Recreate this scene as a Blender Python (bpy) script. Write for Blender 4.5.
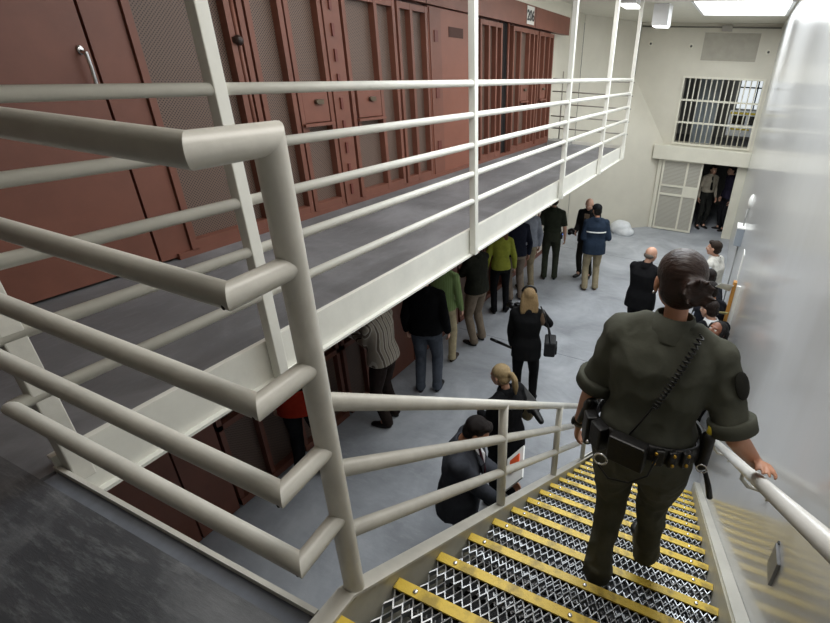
import bpy, bmesh, math, random
from mathutils import Vector, Matrix, noise
from math import sin, cos, pi, radians, sqrt, floor
random.seed(5)
S = bpy.context.scene
COL = S.collection
for o in list(bpy.data.objects): bpy.data.objects.remove(o)

# ---------------------------------------------------------------- camera
YAW, PITCH, ROLL, F, PX, PY = -0.3921, 0.4779, 0.0444, 474.45, 518.88, 312.45
fw = Vector((sin(YAW)*cos(PITCH), cos(YAW)*cos(PITCH), -sin(PITCH)))
r0 = Vector((cos(YAW), -sin(YAW), 0)); u0 = r0.cross(fw)
CR = cos(ROLL)*r0 + sin(ROLL)*u0
CU = -sin(ROLL)*r0 + cos(ROLL)*u0
cam = bpy.data.cameras.new('camera'); camo = bpy.data.objects.new('camera', cam); COL.objects.link(camo)
camo.matrix_world = Matrix((CR, CU, -fw)).transposed().to_4x4()
cam.sensor_width = 36; cam.sensor_fit = 'HORIZONTAL'; cam.lens = F/830*36
cam.shift_x = (415-PX)/830; cam.shift_y = (PY-311.5)/830; cam.clip_start = 0.02
S.camera = camo
def ray(x, y): return CR*((x-PX)/F) - CU*((y-PY)/F) + fw
def onY(x, y, Y): d = ray(x, y); return d*(Y/d.y)
def onZ(x, y, Z): d = ray(x, y); return d*(Z/d.z)
def onX(x, y, X): d = ray(x, y); return d*(X/d.x)

# ---------------------------------------------------------------- exposure, world, lights
S.view_settings.view_transform = 'Standard'; S.view_settings.look = 'None'
S.view_settings.exposure = 0.16; S.view_settings.gamma = 1.0
w = bpy.data.worlds.new('world'); S.world = w; w.use_nodes = True
w.node_tree.nodes['Background'].inputs[0].default_value = (0.86, 0.93, 1, 1)
w.node_tree.nodes['Background'].inputs[1].default_value = 0.06
def area(name, loc, sx, sy, power, col=(1, 1, 1), rot=(0, 0, 0)):
    l = bpy.data.lights.new(name, 'AREA'); l.shape = 'RECTANGLE'; l.size = sx; l.size_y = sy; l.energy = power; l.color = col
    o = bpy.data.objects.new(name, l); COL.objects.link(o); o.location = loc; o.rotation_euler = rot; return o
area('skylight_far', (-0.35, 10.95, 1.04), 1.3, 2.0, 62, (0.93, 0.97, 1))
area('skylight_middle', (-0.75, 7.2, 1.04), 1.7, 2.6, 105, (0.92, 0.965, 1))
area('skylight_near', (-0.75, 3.7, 1.04), 1.6, 2.4, 80, (0.9, 0.955, 1))
area('walkway_lamp_light', (-2.45, 8.0, 1.0), 0.5, 3.0, 14, (1, 0.95, 0.88))
area('walkway_area_light_near', (-2.75, 3.6, 1.0), 0.35, 2.4, 11, (1, 0.94, 0.88))  # warm area light above the near part of the walkway
area('landing_fill', (-0.3, 1.5, 1.04), 0.9, 1.2, 18, (1, 0.96, 0.9))  # added fill over the stair head to brighten the near rails
area('corridor_light', (-0.3, 15.6, 1.0), 1.2, 1.2, 7, (0.95, 0.98, 1))

# ---------------------------------------------------------------- materials
def srgb(c):
    if isinstance(c, str): c = tuple(int(c[i:i+2], 16)/255 for i in (0, 2, 4))
    return tuple((x/12.92 if x <= 0.04045 else ((x+0.055)/1.055)**2.4) for x in c) + (1,)
MATS = {}
def mat(name, col, rough=0.6, metal=0.0, var=0.0, vscale=6, col2=None, bump=0.0, bscale=40, stretch=(1, 1, 1), emit=0, coat=0, spec=0.5):
    if name in MATS: return MATS[name]
    m = bpy.data.materials.new(name); m.use_nodes = True; MATS[name] = m
    nt = m.node_tree; N = nt.nodes; L = nt.links; b = N['Principled BSDF']
    b.inputs['Base Color'].default_value = srgb(col); b.inputs['Roughness'].default_value = rough
    b.inputs['Metallic'].default_value = metal; b.inputs['Specular IOR Level'].default_value = spec
    if coat: b.inputs['Coat Weight'].default_value = coat; b.inputs['Coat Roughness'].default_value = 0.15
    if emit: b.inputs['Emission Color'].default_value = srgb(col); b.inputs['Emission Strength'].default_value = emit
    if var or bump:
        tc = N.new('ShaderNodeTexCoord'); mp = N.new('ShaderNodeMapping'); mp.inputs['Scale'].default_value = stretch
        L.new(tc.outputs['Object'], mp.inputs[0])
    if var:
        n = N.new('ShaderNodeTexNoise'); n.inputs['Scale'].default_value = vscale; n.inputs['Detail'].default_value = 6; n.inputs['Roughness'].default_value = 0.65
        L.new(mp.outputs[0], n.inputs[0])
        r = N.new('ShaderNodeValToRGB'); r.color_ramp.elements[0].position = 0.35; r.color_ramp.elements[1].position = 0.68
        c1 = srgb(col); c2 = srgb(col2) if col2 else tuple(min(1, x*(1+var)) for x in c1[:3])+(1,)
        r.color_ramp.elements[0].color = tuple(x*(1-var*0.5) for x in c1[:3])+(1,) if not col2 else c1
        r.color_ramp.elements[1].color = c2
        L.new(n.outputs[0], r.inputs[0]); L.new(r.outputs[0], b.inputs['Base Color'])
    if bump:
        n2 = N.new('ShaderNodeTexNoise'); n2.inputs['Scale'].default_value = bscale; n2.inputs['Detail'].default_value = 5
        L.new(mp.outputs[0], n2.inputs[0]); bp = N.new('ShaderNodeBump'); bp.inputs['Strength'].default_value = bump; bp.inputs['Distance'].default_value = 0.01
        L.new(n2.outputs[0], bp.inputs['Height']); L.new(bp.outputs[0], b.inputs['Normal'])
    return m
def fab(name, col, **k):
    k.setdefault('rough', 0.9); k.setdefault('var', 0.25); k.setdefault('vscale', 9); k.setdefault('bump', 0.35); k.setdefault('bscale', 18); k.setdefault('spec', 0.15)
    return mat(name, col, **k)
cream = mat('cream_paint', 'dfddd3', 0.35, var=0.08, vscale=3, bump=0.05, bscale=30)
creamworn = mat('cream_pipe_paint', 'cecbc1', 0.33, var=0.12, vscale=7, bump=0.06, bscale=40)
chip = mat('chipped_paint', '2a211b', 0.7)
beige = mat('beige_wall_paint', 'cdc8b9', 0.55, var=0.06, vscale=1.5, bump=0.08, bscale=6)
beige2 = mat('beige_trim_paint', 'd8d4c4', 0.45, var=0.06, vscale=2)
stringm = mat('stringer_paint', 'c2beae', 0.42, var=0.15, vscale=4)
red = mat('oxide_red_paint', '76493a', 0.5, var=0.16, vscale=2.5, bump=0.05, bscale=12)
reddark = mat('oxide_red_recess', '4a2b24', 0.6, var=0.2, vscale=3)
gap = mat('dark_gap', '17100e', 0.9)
steel = mat('galvanised_steel', 'a6a8aa', 0.38, 0.6, var=0.25, vscale=25)
bolt = mat('bolt_steel', 'd8d8d8', 0.25, 1.0)
black = mat('black_plastic', '0d0d0e', 0.4)
leather = mat('black_leather', '100f0f', 0.42, bump=0.2, bscale=60)
glassm = mat('lens_glass', '05070c', 0.05, coat=1)
white = mat('white_paper', 'eeeeea', 0.8)
yellowp = mat('yellow_paper', 'e8dc9a', 0.8)
orange = mat('orange_folder', 'd9541f', 0.6)
wood = mat('orange_wood', 'b9843f', 0.5, var=0.2, vscale=20, stretch=(1, 1, 0.1))
lampwhite = mat('lamp_housing', 'e6e6e6', 0.4)
lampglow = mat('lamp_glow', 'ffffff', 0.5, emit=5)
skyglow = mat('skylight_glow', 'f6fbff', 0.5, emit=3.2)
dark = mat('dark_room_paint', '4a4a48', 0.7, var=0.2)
gold = mat('brass_snap', 'c9a044', 0.3, 1.0)
# yellow checker-plate nosing
def yellow_nosing():
    m = mat('yellow_checker_plate', 'd9b32f', 0.45); nt = m.node_tree; N = nt.nodes; L = nt.links; b = N['Principled BSDF']
    tc = N.new('ShaderNodeTexCoord'); mp = N.new('ShaderNodeMapping'); mp.inputs['Rotation'].default_value = (0, 0, pi/4)
    L.new(tc.outputs['Object'], mp.inputs[0])
    ck = N.new('ShaderNodeTexChecker'); ck.inputs['Scale'].default_value = 70; L.new(mp.outputs[0], ck.inputs[0])
    bp = N.new('ShaderNodeBump'); bp.inputs['Strength'].default_value = 0.6; bp.inputs['Distance'].default_value = 0.004
    L.new(ck.outputs['Fac'], bp.inputs['Height']); L.new(bp.outputs[0], b.inputs['Normal'])
    n = N.new('ShaderNodeTexNoise'); n.inputs['Scale'].default_value = 14; n.inputs['Detail'].default_value = 8; L.new(tc.outputs['Object'], n.inputs[0])
    r = N.new('ShaderNodeValToRGB'); r.color_ramp.elements[0].position = 0.36; r.color_ramp.elements[0].color = srgb('b0963c')
    r.color_ramp.elements[1].position = 0.5; r.color_ramp.elements[1].color = srgb('e6c54a')
    L.new(n.outputs[0], r.inputs[0]); L.new(r.outputs[0], b.inputs['Base Color'])
    return m
ynose = yellow_nosing()
# perforated sheet: regular grid of dark holes
def perforated(name, c1, c2, sc):
    m = mat(name, c1, 0.55); nt = m.node_tree; N = nt.nodes; L = nt.links; b = N['Principled BSDF']
    tc = N.new('ShaderNodeTexCoord'); mp = N.new('ShaderNodeMapping'); mp.inputs['Rotation'].default_value = (pi/4, 0, 0)
    mp.inputs['Scale'].default_value = (0.001, 1, 1)
    L.new(tc.outputs['Object'], mp.inputs[0])
    v = N.new('ShaderNodeTexVoronoi'); v.inputs['Randomness'].default_value = 0; v.inputs['Scale'].default_value = sc
    L.new(mp.outputs[0], v.inputs['Vector'])
    r = N.new('ShaderNodeValToRGB'); r.color_ramp.elements[0].position = 0.33; r.color_ramp.elements[0].color = srgb(c2)
    r.color_ramp.elements[1].position = 0.38; r.color_ramp.elements[1].color = srgb(c1)
    L.new(v.outputs['Distance'], r.inputs[0]); L.new(r.outputs[0], b.inputs['Base Color'])
    return m
perf = perforated('perforated_steel', '705b4f', '1d1512', 62)
perf_door = perforated('perforated_beige_steel', 'b3afa3', '77746c', 40)
# concrete floors
def concrete(name, ca, cb, cc, rough, scuff=0.0, sdir=(1, 6, 1)):
    m = mat(name, ca, rough); nt = m.node_tree; N = nt.nodes; L = nt.links; b = N['Principled BSDF']
    tc = N.new('ShaderNodeTexCoord')
    n = N.new('ShaderNodeTexNoise'); n.inputs['Scale'].default_value = 1.1; n.inputs['Detail'].default_value = 9; n.inputs['Roughness'].default_value = 0.62; n.inputs['Distortion'].default_value = 0.6
    L.new(tc.outputs['Object'], n.inputs[0])
    r = N.new('ShaderNodeValToRGB'); e = r.color_ramp.elements; e[0].position = 0.3; e[0].color = srgb(ca); e[1].position = 0.72; e[1].color = srgb(cc)
    x = r.color_ramp.elements.new(0.5); x.color = srgb(cb); L.new(n.outputs[0], r.inputs[0])
    mp = N.new('ShaderNodeMapping'); mp.inputs['Scale'].default_value = sdir; mp.inputs['Rotation'].default_value = (0, 0, 0.5); L.new(tc.outputs['Object'], mp.inputs[0])
    n2 = N.new('ShaderNodeTexNoise'); n2.inputs['Scale'].default_value = 5; n2.inputs['Detail'].default_value = 10; n2.inputs['Roughness'].default_value = 0.75; L.new(mp.outputs[0], n2.inputs[0])
    r2 = N.new('ShaderNodeValToRGB'); r2.color_ramp.elements[0].position = 0.5; r2.color_ramp.elements[0].color = (0, 0, 0, 1); r2.color_ramp.elements[1].position = 0.7; r2.color_ramp.elements[1].color = (1, 1, 1, 1)
    L.new(n2.outputs[0], r2.inputs[0])
    mu = N.new('ShaderNodeMath'); mu.operation = 'MULTIPLY'; mu.inputs[1].default_value = scuff; L.new(r2.outputs[0], mu.inputs[0])
    mx = N.new('ShaderNodeMix'); mx.data_type = 'RGBA'; L.new(mu.outputs[0], mx.inputs['Factor']); L.new(r.outputs[0], mx.inputs['A']); mx.inputs['B'].default_value = srgb(cc)
    L.new(mx.outputs['Result'], b.inputs['Base Color'])
    bp = N.new('ShaderNodeBump'); bp.inputs['Strength'].default_value = 0.25; bp.inputs['Distance'].default_value = 0.01
    L.new(n2.outputs[0], bp.inputs['Height']); L.new(bp.outputs[0], b.inputs['Normal'])
    return m
floorm = concrete('ground_concrete', '8b8e92', 'a2a5aa', 'bbbec1', 0.62, 0.35, (1, 3, 1))
landm = concrete('landing_coating', '3a3b3e', '4b4c4f', '8a8b8c', 0.6, 0.55, (1.5, 9, 1))
walkm = concrete('walkway_concrete', '626264', '727274', '919194', 0.6, 0.3, (4, 1, 1))
stripm = mat('smooth_grey_strip', '6c7078', 0.5, var=0.2, vscale=8)
# glossy epoxy wall: shiny, slightly wavy
def glossy_wall():
    m = mat('glossy_wall_paint', 'bfc1c3', 0.3, coat=0.6); nt = m.node_tree; N = nt.nodes; L = nt.links; b = N['Principled BSDF']
    tc = N.new('ShaderNodeTexCoord'); mp = N.new('ShaderNodeMapping'); mp.inputs['Scale'].default_value = (1, 3.0, 0.5); L.new(tc.outputs['Object'], mp.inputs[0])
    n = N.new('ShaderNodeTexNoise'); n.inputs['Scale'].default_value = 2.2; n.inputs['Detail'].default_value = 3; L.new(mp.outputs[0], n.inputs[0])
    bp = N.new('ShaderNodeBump'); bp.inputs['Strength'].default_value = 0.07; bp.inputs['Distance'].default_value = 0.02
    L.new(n.outputs[0], bp.inputs['Height']); L.new(bp.outputs[0], b.inputs['Normal'])
    r = N.new('ShaderNodeValToRGB'); r.color_ramp.elements[0].color = srgb('cfcfcd'); r.color_ramp.elements[1].color = srgb('d8d9da')
    L.new(n.outputs[0], r.inputs[0]); L.new(r.outputs[0], b.inputs['Base Color'])
    b.inputs['Coat Roughness'].default_value = 0.115
    return m
wallm = glossy_wall()

# ---------------------------------------------------------------- mesh helpers
class MB:
    def __init__(s): s.bm = bmesh.new()
    def box(s, a, b, mi=0, M=None):
        x0, y0, z0 = a; x1, y1, z1 = b
        P = [(x, y, z) for x in (x0, x1) for y in (y0, y1) for z in (z0, z1)]
        vs = [s.bm.verts.new((M @ Vector(p)) if M else p) for p in P]
        for f in ((0, 1, 3, 2), (4, 6, 7, 5), (0, 4, 5, 1), (2, 3, 7, 6), (0, 2, 6, 4), (1, 5, 7, 3)):
            fc = s.bm.faces.new([vs[i] for i in f]); fc.material_index = mi
        return s
    def poly(s, pts, vec, mi=0):          # prism: polygon pts extruded by vec
        vec = Vector(vec); a = [s.bm.verts.new(p) for p in pts]; b = [s.bm.verts.new(Vector(p)+vec) for p in pts]
        n = len(pts); s.bm.faces.new(a[::-1]).material_index = mi; s.bm.faces.new(b).material_index = mi
        for i in range(n): s.bm.faces.new([a[i], a[(i+1) % n], b[(i+1) % n], b[i]]).material_index = mi
        return s
    def ring(s, c, ex, ey, rx, ry, n=16, sq=2.0):
        out = []
        for i in range(n):
            t = 2*pi*i/n; cx, sy = cos(t), sin(t)
            px = math.copysign(abs(cx)**(2/sq), cx)*rx; py = math.copysign(abs(sy)**(2/sq), sy)*ry
            out.append(s.bm.verts.new(c + ex*px + ey*py))
        return out
    def loft(s, rings, cap=True, mi=0):
        for a, b in zip(rings, rings[1:]):
            n = len(a)
            for i in range(n):
                f = s.bm.faces.new([a[i], a[(i+1) % n], b[(i+1) % n], b[i]]); f.smooth = True; f.material_index = mi
        if cap:
            s.bm.faces.new(rings[0][::-1]).material_index = mi; s.bm.faces.new(rings[-1]).material_index = mi
        return s
    def tube(s, pts, r, n=16, cap=True, mi=0):   # mitred tube along a polyline
        pts = [Vector(p) for p in pts]; R = r if isinstance(r, (list, tuple)) else [r]*len(pts)
        d0 = (pts[1]-pts[0]).normalized(); ex = d0.orthogonal().normalized(); rings = []
        for i, p in enumerate(pts):
            if i == 0: d = d0; mit = d; k = 1
            elif i == len(pts)-1: d = (pts[i]-pts[i-1]).normalized(); mit = d; k = 1
            else:
                da = (pts[i]-pts[i-1]).normalized(); db = (pts[i+1]-pts[i]).normalized(); mit = (da+db).normalized(); d = da
            ex = (ex - d*ex.dot(d)).normalized(); ey = d.cross(ex)
            rg = []
            for j in range(n):
                t = 2*pi*j/n; off = ex*cos(t)*R[i] + ey*sin(t)*R[i]
                off = off - d*(off.dot(mit)/max(0.2, d.dot(mit)))   # slide along the incoming pipe onto the mitre plane
                rg.append(s.bm.verts.new(p+off))
            rings.append(rg)
            if 0 < i < len(pts)-1:
                db = (pts[i+1]-pts[i]).normalized(); ax = d.cross(db)
                if ax.length > 1e-6: ex = Matrix.Rotation(d.angle(db), 3, ax.normalized()) @ ex
        s.loft(rings, cap, mi)
        for i in range(1, len(pts)-1):
            if (pts[i]-pts[i-1]).angle(pts[i+1]-pts[i]) > 0.5:
                for a, b in zip(rings[i], rings[i][1:]+rings[i][:1]):
                    e = s.bm.edges.get((a, b))
                    if e: e.smooth = False
        return s
    SPH = {}
    def ball(s, c, r, M=None, u=14, v=10, mi=0):
        r = (r, r, r) if not isinstance(r, (list, tuple)) else r
        if (u, v) not in MB.SPH:
            MB.SPH[(u, v)] = [[(sin(pi*i/v)*cos(2*pi*j/u), sin(pi*i/v)*sin(2*pi*j/u), -cos(pi*i/v)) for j in range(u)] for i in range(1, v)]
        c = Vector(c); M = M.to_3x3() if M else None; nv = s.bm.verts.new
        def T(p):
            q = Vector((p[0]*r[0], p[1]*r[1], p[2]*r[2])); return c+(M @ q if M else q)
        lo = nv(T((0, 0, -1))); hi = nv(T((0, 0, 1))); R = [[nv(T(p)) for p in row] for row in MB.SPH[(u, v)]]; nf = s.bm.faces.new
        fs = [nf([lo, R[0][(j+1) % u], R[0][j]]) for j in range(u)]+[nf([hi, R[-1][j], R[-1][(j+1) % u]]) for j in range(u)]
        for i in range(v-2):
            for j in range(u): fs.append(nf([R[i][j], R[i][(j+1) % u], R[i+1][(j+1) % u], R[i+1][j]]))
        for f in fs: f.smooth = True; f.material_index = mi
        return s
    def cone(s, a, b, ra, rb, n=14, mi=0):
        a, b = Vector(a), Vector(b); d = (b-a)
        if d.length < 1e-6: return s
        d.normalize(); ex = d.orthogonal().normalized(); ey = d.cross(ex)
        return s.loft([s.ring(a, ex, ey, ra, ra, n), s.ring(b, ex, ey, rb, rb, n)], True, mi)
    def chain(s, pts, rs, n=14, mi=0):    # rounded limb: balls and cones
        pts = [Vector(p) for p in pts]
        for p, r in zip(pts, rs): s.ball(p, r, u=n, v=max(8, n-4), mi=mi)
        for i in range(len(pts)-1): s.cone(pts[i], pts[i+1], rs[i], rs[i+1], n, mi)
        return s
    def mesh(s, name):
        bmesh.ops.recalc_face_normals(s.bm, faces=s.bm.faces)
        me = bpy.data.meshes.new(name); s.bm.to_mesh(me); s.bm.free(); return me
    def build(s, name, m, parent=None, bevel=0):
        if bevel: bmesh.ops.bevel(s.bm, geom=list(s.bm.edges), offset=bevel, segments=2, affect='EDGES', profile=0.5)
        me = s.mesh(name)
        for x in (m if isinstance(m, (list, tuple)) else [m]): me.materials.append(x)
        o = bpy.data.objects.new(name, me); COL.objects.link(o)
        if parent: o.parent = parent
        return o
def blob(mb, name, m, parent=None, voxel=0.012, smooth=4, fold=0.0, fscale=(9, 9, 4), flat=None, seed=0, matfn=None, clip=None):
    """overlapping closed shapes fused into ONE continuous skin"""
    me = mb.mesh(name); o = bpy.data.objects.new(name, me); COL.objects.link(o)
    md = o.modifiers.new('r', 'REMESH'); md.mode = 'VOXEL'; md.voxel_size = voxel; md.use_smooth_shade = True
    if smooth:
        sm = o.modifiers.new('s', 'SMOOTH'); sm.factor = 0.5; sm.iterations = smooth
    dg = bpy.context.evaluated_depsgraph_get(); dg.update()
    me2 = bpy.data.meshes.new_from_object(o.evaluated_get(dg)); me2.name = name
    bpy.data.objects.remove(o); bpy.data.meshes.remove(me)
    if fold:
        off = Vector((seed*3.1, seed*1.7, seed*2.3)); ns = [v.normal.copy() for v in me2.vertices]
        for v, nn in zip(me2.vertices, ns):
            q = Vector((v.co.x*fscale[0], v.co.y*fscale[1], v.co.z*fscale[2]))+off
            a = noise.noise(q)*0.6 + (0.5-abs(noise.noise(q*1.7+Vector((5, 1, 2)))))*0.8-0.3
            v.co += nn*(a*fold)
    if flat is not None:
        for v in me2.vertices:
            if v.co.z < flat: v.co.z = flat
    me2.materials.clear()
    for x in (m if isinstance(m, (list, tuple)) else [m]): me2.materials.append(x)
    if matfn:
        for p in me2.polygons: p.material_index = matfn(p.center)
    for p in me2.polygons: p.use_smooth = True
    o = bpy.data.objects.new(name, me2); COL.objects.link(o)
    if parent: o.parent = parent
    return o
def tag(o, label=None, cat=None, group=None, kind=None):
    if label: o['label'] = label
    if cat: o['category'] = cat
    if group: o['group'] = group
    if kind: o['kind'] = kind
    return o
def empty(name, loc=(0, 0, 0), label=None, cat=None, group=None, rz=0):
    o = bpy.data.objects.new(name, None); COL.objects.link(o); o.location = loc; o.rotation_euler = (0, 0, rz); o.empty_display_size = 0.1
    return tag(o, label, cat, group)
def copyto(o, loc, parent=None):
    c = o.copy(); COL.objects.link(c); c.location = loc; c.parent = parent; return c

# ---------------------------------------------------------------- measures
GZ = -3.98                    # ground floor
LZ = -1.345                   # landing and walkway floor
XW = 0.44                     # right wall
YF = 13.9                     # far wall
XC = -3.52; XL = -3.68        # upper and lower cell fronts
CZ = 1.1                      # ceiling
YL = 0.51                     # landing edge
XR = -1.917                   # walkway railing
YE = 9.66                     # end of walkway
Y0, Z0, DY, DZ = 0.774, -1.5208, 0.24437, 0.17542
def st(o): return tag(o, kind='structure')
# ---------------------------------------------------------------- setting
st(MB().box((-6, -2.5, GZ-0.15), (XW+0.15, 18.2, GZ)).build('floor', floorm))
jm = MB()
for (xa, ya, xb, yb) in ((-3.6, 6.1, XW, 6.1), (-3.6, 10.9, XW, 10.9)):
    jm.box((min(xa, xb)-0.004, min(ya, yb)-0.004, GZ), (max(xa, xb)+0.004, max(ya, yb)+0.004, GZ+0.0015))
st(jm.build('trim_1', mat('joint_filler', '7a7d81', 0.8)))
st(MB().box((XW, -2.5, GZ), (XW+0.15, YF+0.3, CZ+0.3)).build('wall_right', wallm))
# ceiling with opening for the far skylight
c = MB()
SK = (-1.15, 0.36, 9.95, 12.1)
for a, b in (((-6, -2.5), (SK[0], YF+0.3)), ((SK[1], -2.5), (XW, YF+0.3)), ((SK[0], SK[3]), (SK[1], YF+0.3)), ((SK[0], -2.5), (SK[1], SK[2]))):
    c.box((a[0], a[1], CZ), (b[0], b[1], CZ+0.12))
st(c.build('ceiling', mat('ceiling_paint', 'd6d3c6', 0.6, var=0.05)))
sk = empty('skylight', (0, 0, 0), 'bright white skylight in the ceiling by the far wall', 'skylight')
MB().box((SK[0], SK[2], CZ+0.06), (SK[1], SK[3], CZ+0.09)).build('diffuser', skyglow, sk)
f = MB()
f.box((SK[0]-0.05, SK[2], CZ-0.012), (SK[0], SK[3], CZ)).box((SK[1], SK[2], CZ-0.012), (SK[1]+0.05, SK[3], CZ)).box((SK[0]-0.05, SK[3], CZ-0.012), (SK[1]+0.05, SK[3]+0.05, CZ)).box((SK[0], 11.0, CZ+0.03), (SK[1], 11.03, CZ+0.05))
f.build('frame', lampwhite, sk)
# far wall with barred window and doorway
WX0, WX1, WZ0, WZ1 = -1.5, 0.315, -1.62, -0.09
DX0, DX1, DZT = -1.0, 0.21, -2.07
b = MB(); T = 0.3
b.box((-2.9, YF, WZ1), (XW, YF+T, CZ)); b.box((-2.9, YF, GZ), (WX0, YF+T, WZ1)); b.box((WX1, YF, GZ), (XW, YF+T, WZ1))
b.box((WX0, YF, DZT), (WX1, YF+T, WZ0)); b.box((WX0, YF, GZ), (DX0, YF+T, DZT)); b.box((DX1, YF, GZ), (WX1, YF+T, DZT))
st(b.build('wall_far', beige))
# slanted wall between cell block and far wall, with the angled crease high up
bm = bmesh.new(); rows = []
for z, xr in ((GZ, -1.72), (-1.62, -1.78), (-1.24, -2.03), (-0.86, -2.28), (-0.48, -2.53), (-0.1, -2.78), (CZ, -2.78)):
    n = 8; rows.append([bm.verts.new((-3.68+(xr+3.68)*i/n, 12.05+(YF-12.05)*i/n, z)) for i in range(n+1)]+[bm.verts.new((-4.2, 14.2, z))])
for a, b in zip(rows, rows[1:]):
    for i in range(len(a)):
        j = (i+1) % len(a); f = bm.faces.new([a[i], a[j], b[j], b[i]]); f.smooth = i < 8
bm.faces.new(rows[0][::-1]); bm.faces.new(rows[-1])
for e in bm.edges:
    if not all(f.smooth for f in e.link_faces): e.smooth = False
tmp = MB(); tmp.bm.free(); tmp.bm = bm
st(tmp.build('wall_far_left', beige))
# walls behind the cells
st(MB().box((-4.05, YE+0.02, GZ), (-3.69, 12.05, CZ)).build('wall_left', beige))
st(MB().box((-6, -2.5, GZ), (-5.85, 18, CZ)).build('wall_back_left', dark))
st(MB().box((-6, -2.65, GZ), (XW+0.15, -2.5, CZ+0.3)).build('wall_back', beige))
# corridor room behind far wall
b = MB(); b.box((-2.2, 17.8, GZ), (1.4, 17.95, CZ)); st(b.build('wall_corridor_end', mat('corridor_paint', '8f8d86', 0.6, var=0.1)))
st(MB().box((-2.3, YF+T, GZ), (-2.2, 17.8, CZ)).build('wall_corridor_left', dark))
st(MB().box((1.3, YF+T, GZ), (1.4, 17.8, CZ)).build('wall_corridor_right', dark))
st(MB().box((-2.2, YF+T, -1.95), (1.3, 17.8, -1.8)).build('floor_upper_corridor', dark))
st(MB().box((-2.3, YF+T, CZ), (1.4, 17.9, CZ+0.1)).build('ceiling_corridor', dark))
# conduit along the ceiling line and little wall fixtures
cd = empty('conduit', (0, 0, 0), 'thin grey conduit running along the top of the far wall with a junction box', 'conduit')
MB().tube([(-2.74, YF-0.03, CZ-0.09), (XW-0.03, YF-0.03, CZ-0.09)], 0.016, 8).build('pipe', mat('conduit_grey', '77736b', 0.5), cd)
MB().box((-0.86, YF-0.09, CZ-0.17), (-0.63, YF, CZ-0.05)).build('junction_box', mat('box_grey', 'a7a299', 0.5), cd, 0.005)
vp = empty('conduit', (0, 0, 0), 'vertical conduit dropping from the ceiling on the far wall left of the round fixtures', 'conduit')
MB().tube([(-2.78, YF-0.02, CZ), (-2.78, YF-0.02, -0.05)], 0.018, 8).build('pipe', mat('conduit_grey', '77736b', 0.5), vp)
vt = empty('vent_panel', (0, 0, 0), 'flat grey-beige rectangular panel high on the far wall above the barred window', 'panel')
MB().box((-1.22, YF-0.02, 0.31), (0.02, YF, 0.9)).build('cover', mat('vent_paint', 'a29d90', 0.7, var=0.1), vt)
fm = MB()
fm.box((-1.25, YF-0.028, 0.9), (0.05, YF, 0.92)).box((-1.25, YF-0.028, 0.29), (0.05, YF, 0.31)).box((-1.25, YF-0.028, 0.31), (-1.22, YF, 0.9)).box((0.02, YF-0.028, 0.31), (0.05, YF, 0.9))
fm.build('frame', beige, vt)
for (px, py), wh in (((650.7, 43.5), 'leftmost, on the far wall beside the vertical conduit'), ((691, 46), 'middle one, just left of the flat panel'), ((768, 52), 'rightmost, near the corner with the glossy wall')):
    p = onY(px, py, YF); e = empty('round_fixture', p, 'small round fixture on the far wall, '+wh, 'fixture', 'round fixtures on the far wall')
    MB().cone((0, 0, 0), (0, -0.03, 0), 0.06, 0.055, 20).build('plate', beige2, e)
    MB().cone((0.01, -0.028, -0.005), (0.01, -0.07, -0.01), 0.028, 0.022, 14).build('nozzle', mat('nozzle', '4e4b45', 0.4), e)
# barred window
wn = empty('window_1', (0, 0, 0)); st(wn)
fr = MB(); t = 0.05
fr.box((WX0-t, YF-0.04, WZ1), (WX1+t, YF+0.06, WZ1+t)).box((WX0-t, YF-0.04, WZ0-t), (WX1+t, YF+0.06, WZ0)).box((WX0-t, YF-0.04, WZ0), (WX0, YF+0.06, WZ1)).box((WX1, YF-0.04, WZ0), (WX1+t, YF+0.06, WZ1))
fr.build('window_frame', beige2, wn)
nb = 14
for i in range(1, nb):
    x = WX0+(WX1-WX0)*i/nb; MB().tube([(x, YF+0.01, WZ0), (x, YF+0.01, WZ1)], 0.016, 8).build('bar', beige2, wn)
for z in (WZ0+0.5, WZ0+1.03): MB().box((WX0, YF-0.008, z-0.022), (WX1, YF+0.03, z+0.022)).build('crossbar', beige2, wn)
# things seen through the bars
lk = empty('locker', (-0.95, 15.6, -1.8), 'pale blue-grey metal cabinet seen behind the barred window', 'cabinet')
MB().box((-0.28, -0.25, 0), (0.30, 0.25, 2.1)).build('body', mat('pale_blue_paint', '9fa8ac', 0.5), lk, 0.01)
MB().box((-0.27, -0.27, 0.05), (0.0, -0.25, 2.05)).build('door', mat('pale_blue_paint2', '8f999e', 0.5), lk)
MB().box((0.01, -0.27, 0.05), (0.29, -0.25, 2.05)).build('door', mat('pale_blue_paint', '9fa8ac', 0.5), lk)
cs = empty('control_console', (0.12, 15.1, -1.45), 'white console with yellow stripes and dark screens behind the barred window', 'console')
MB().box((-0.42, -0.2, 0), (0.42, 0.25, 0.62)).build('body', mat('console_white', 'd9dcdd', 0.4), cs, 0.01)
MB().box((-0.36, -0.215, 0.3), (0.0, -0.2, 0.52)).build('screen', glassm, cs); MB().box((0.06, -0.215, 0.3), (0.36, -0.2, 0.52)).build('screen', glassm, cs)
MB().box((-0.4, -0.215, 0.55), (0.4, -0.2, 0.6)).build('stripe', mat('yellow_stripe', 'd8c23a', 0.5), cs)
MB().box((-0.34, -0.215, 0.16), (0.15, -0.2, 0.2)).build('stripe', mat('yellow_stripe', 'd8c23a', 0.5), cs)
lw = empty('lit_window_pane', (0.25, 17.7, -0.9), 'bright daylit pane far behind the barred window', 'window')
MB().box((-0.45, 0, 0), (0.55, 0.08, 1.2)).build('pane', mat('daylight_pane', 'dfe6ea', 0.5, emit=0.9), lw)
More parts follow.
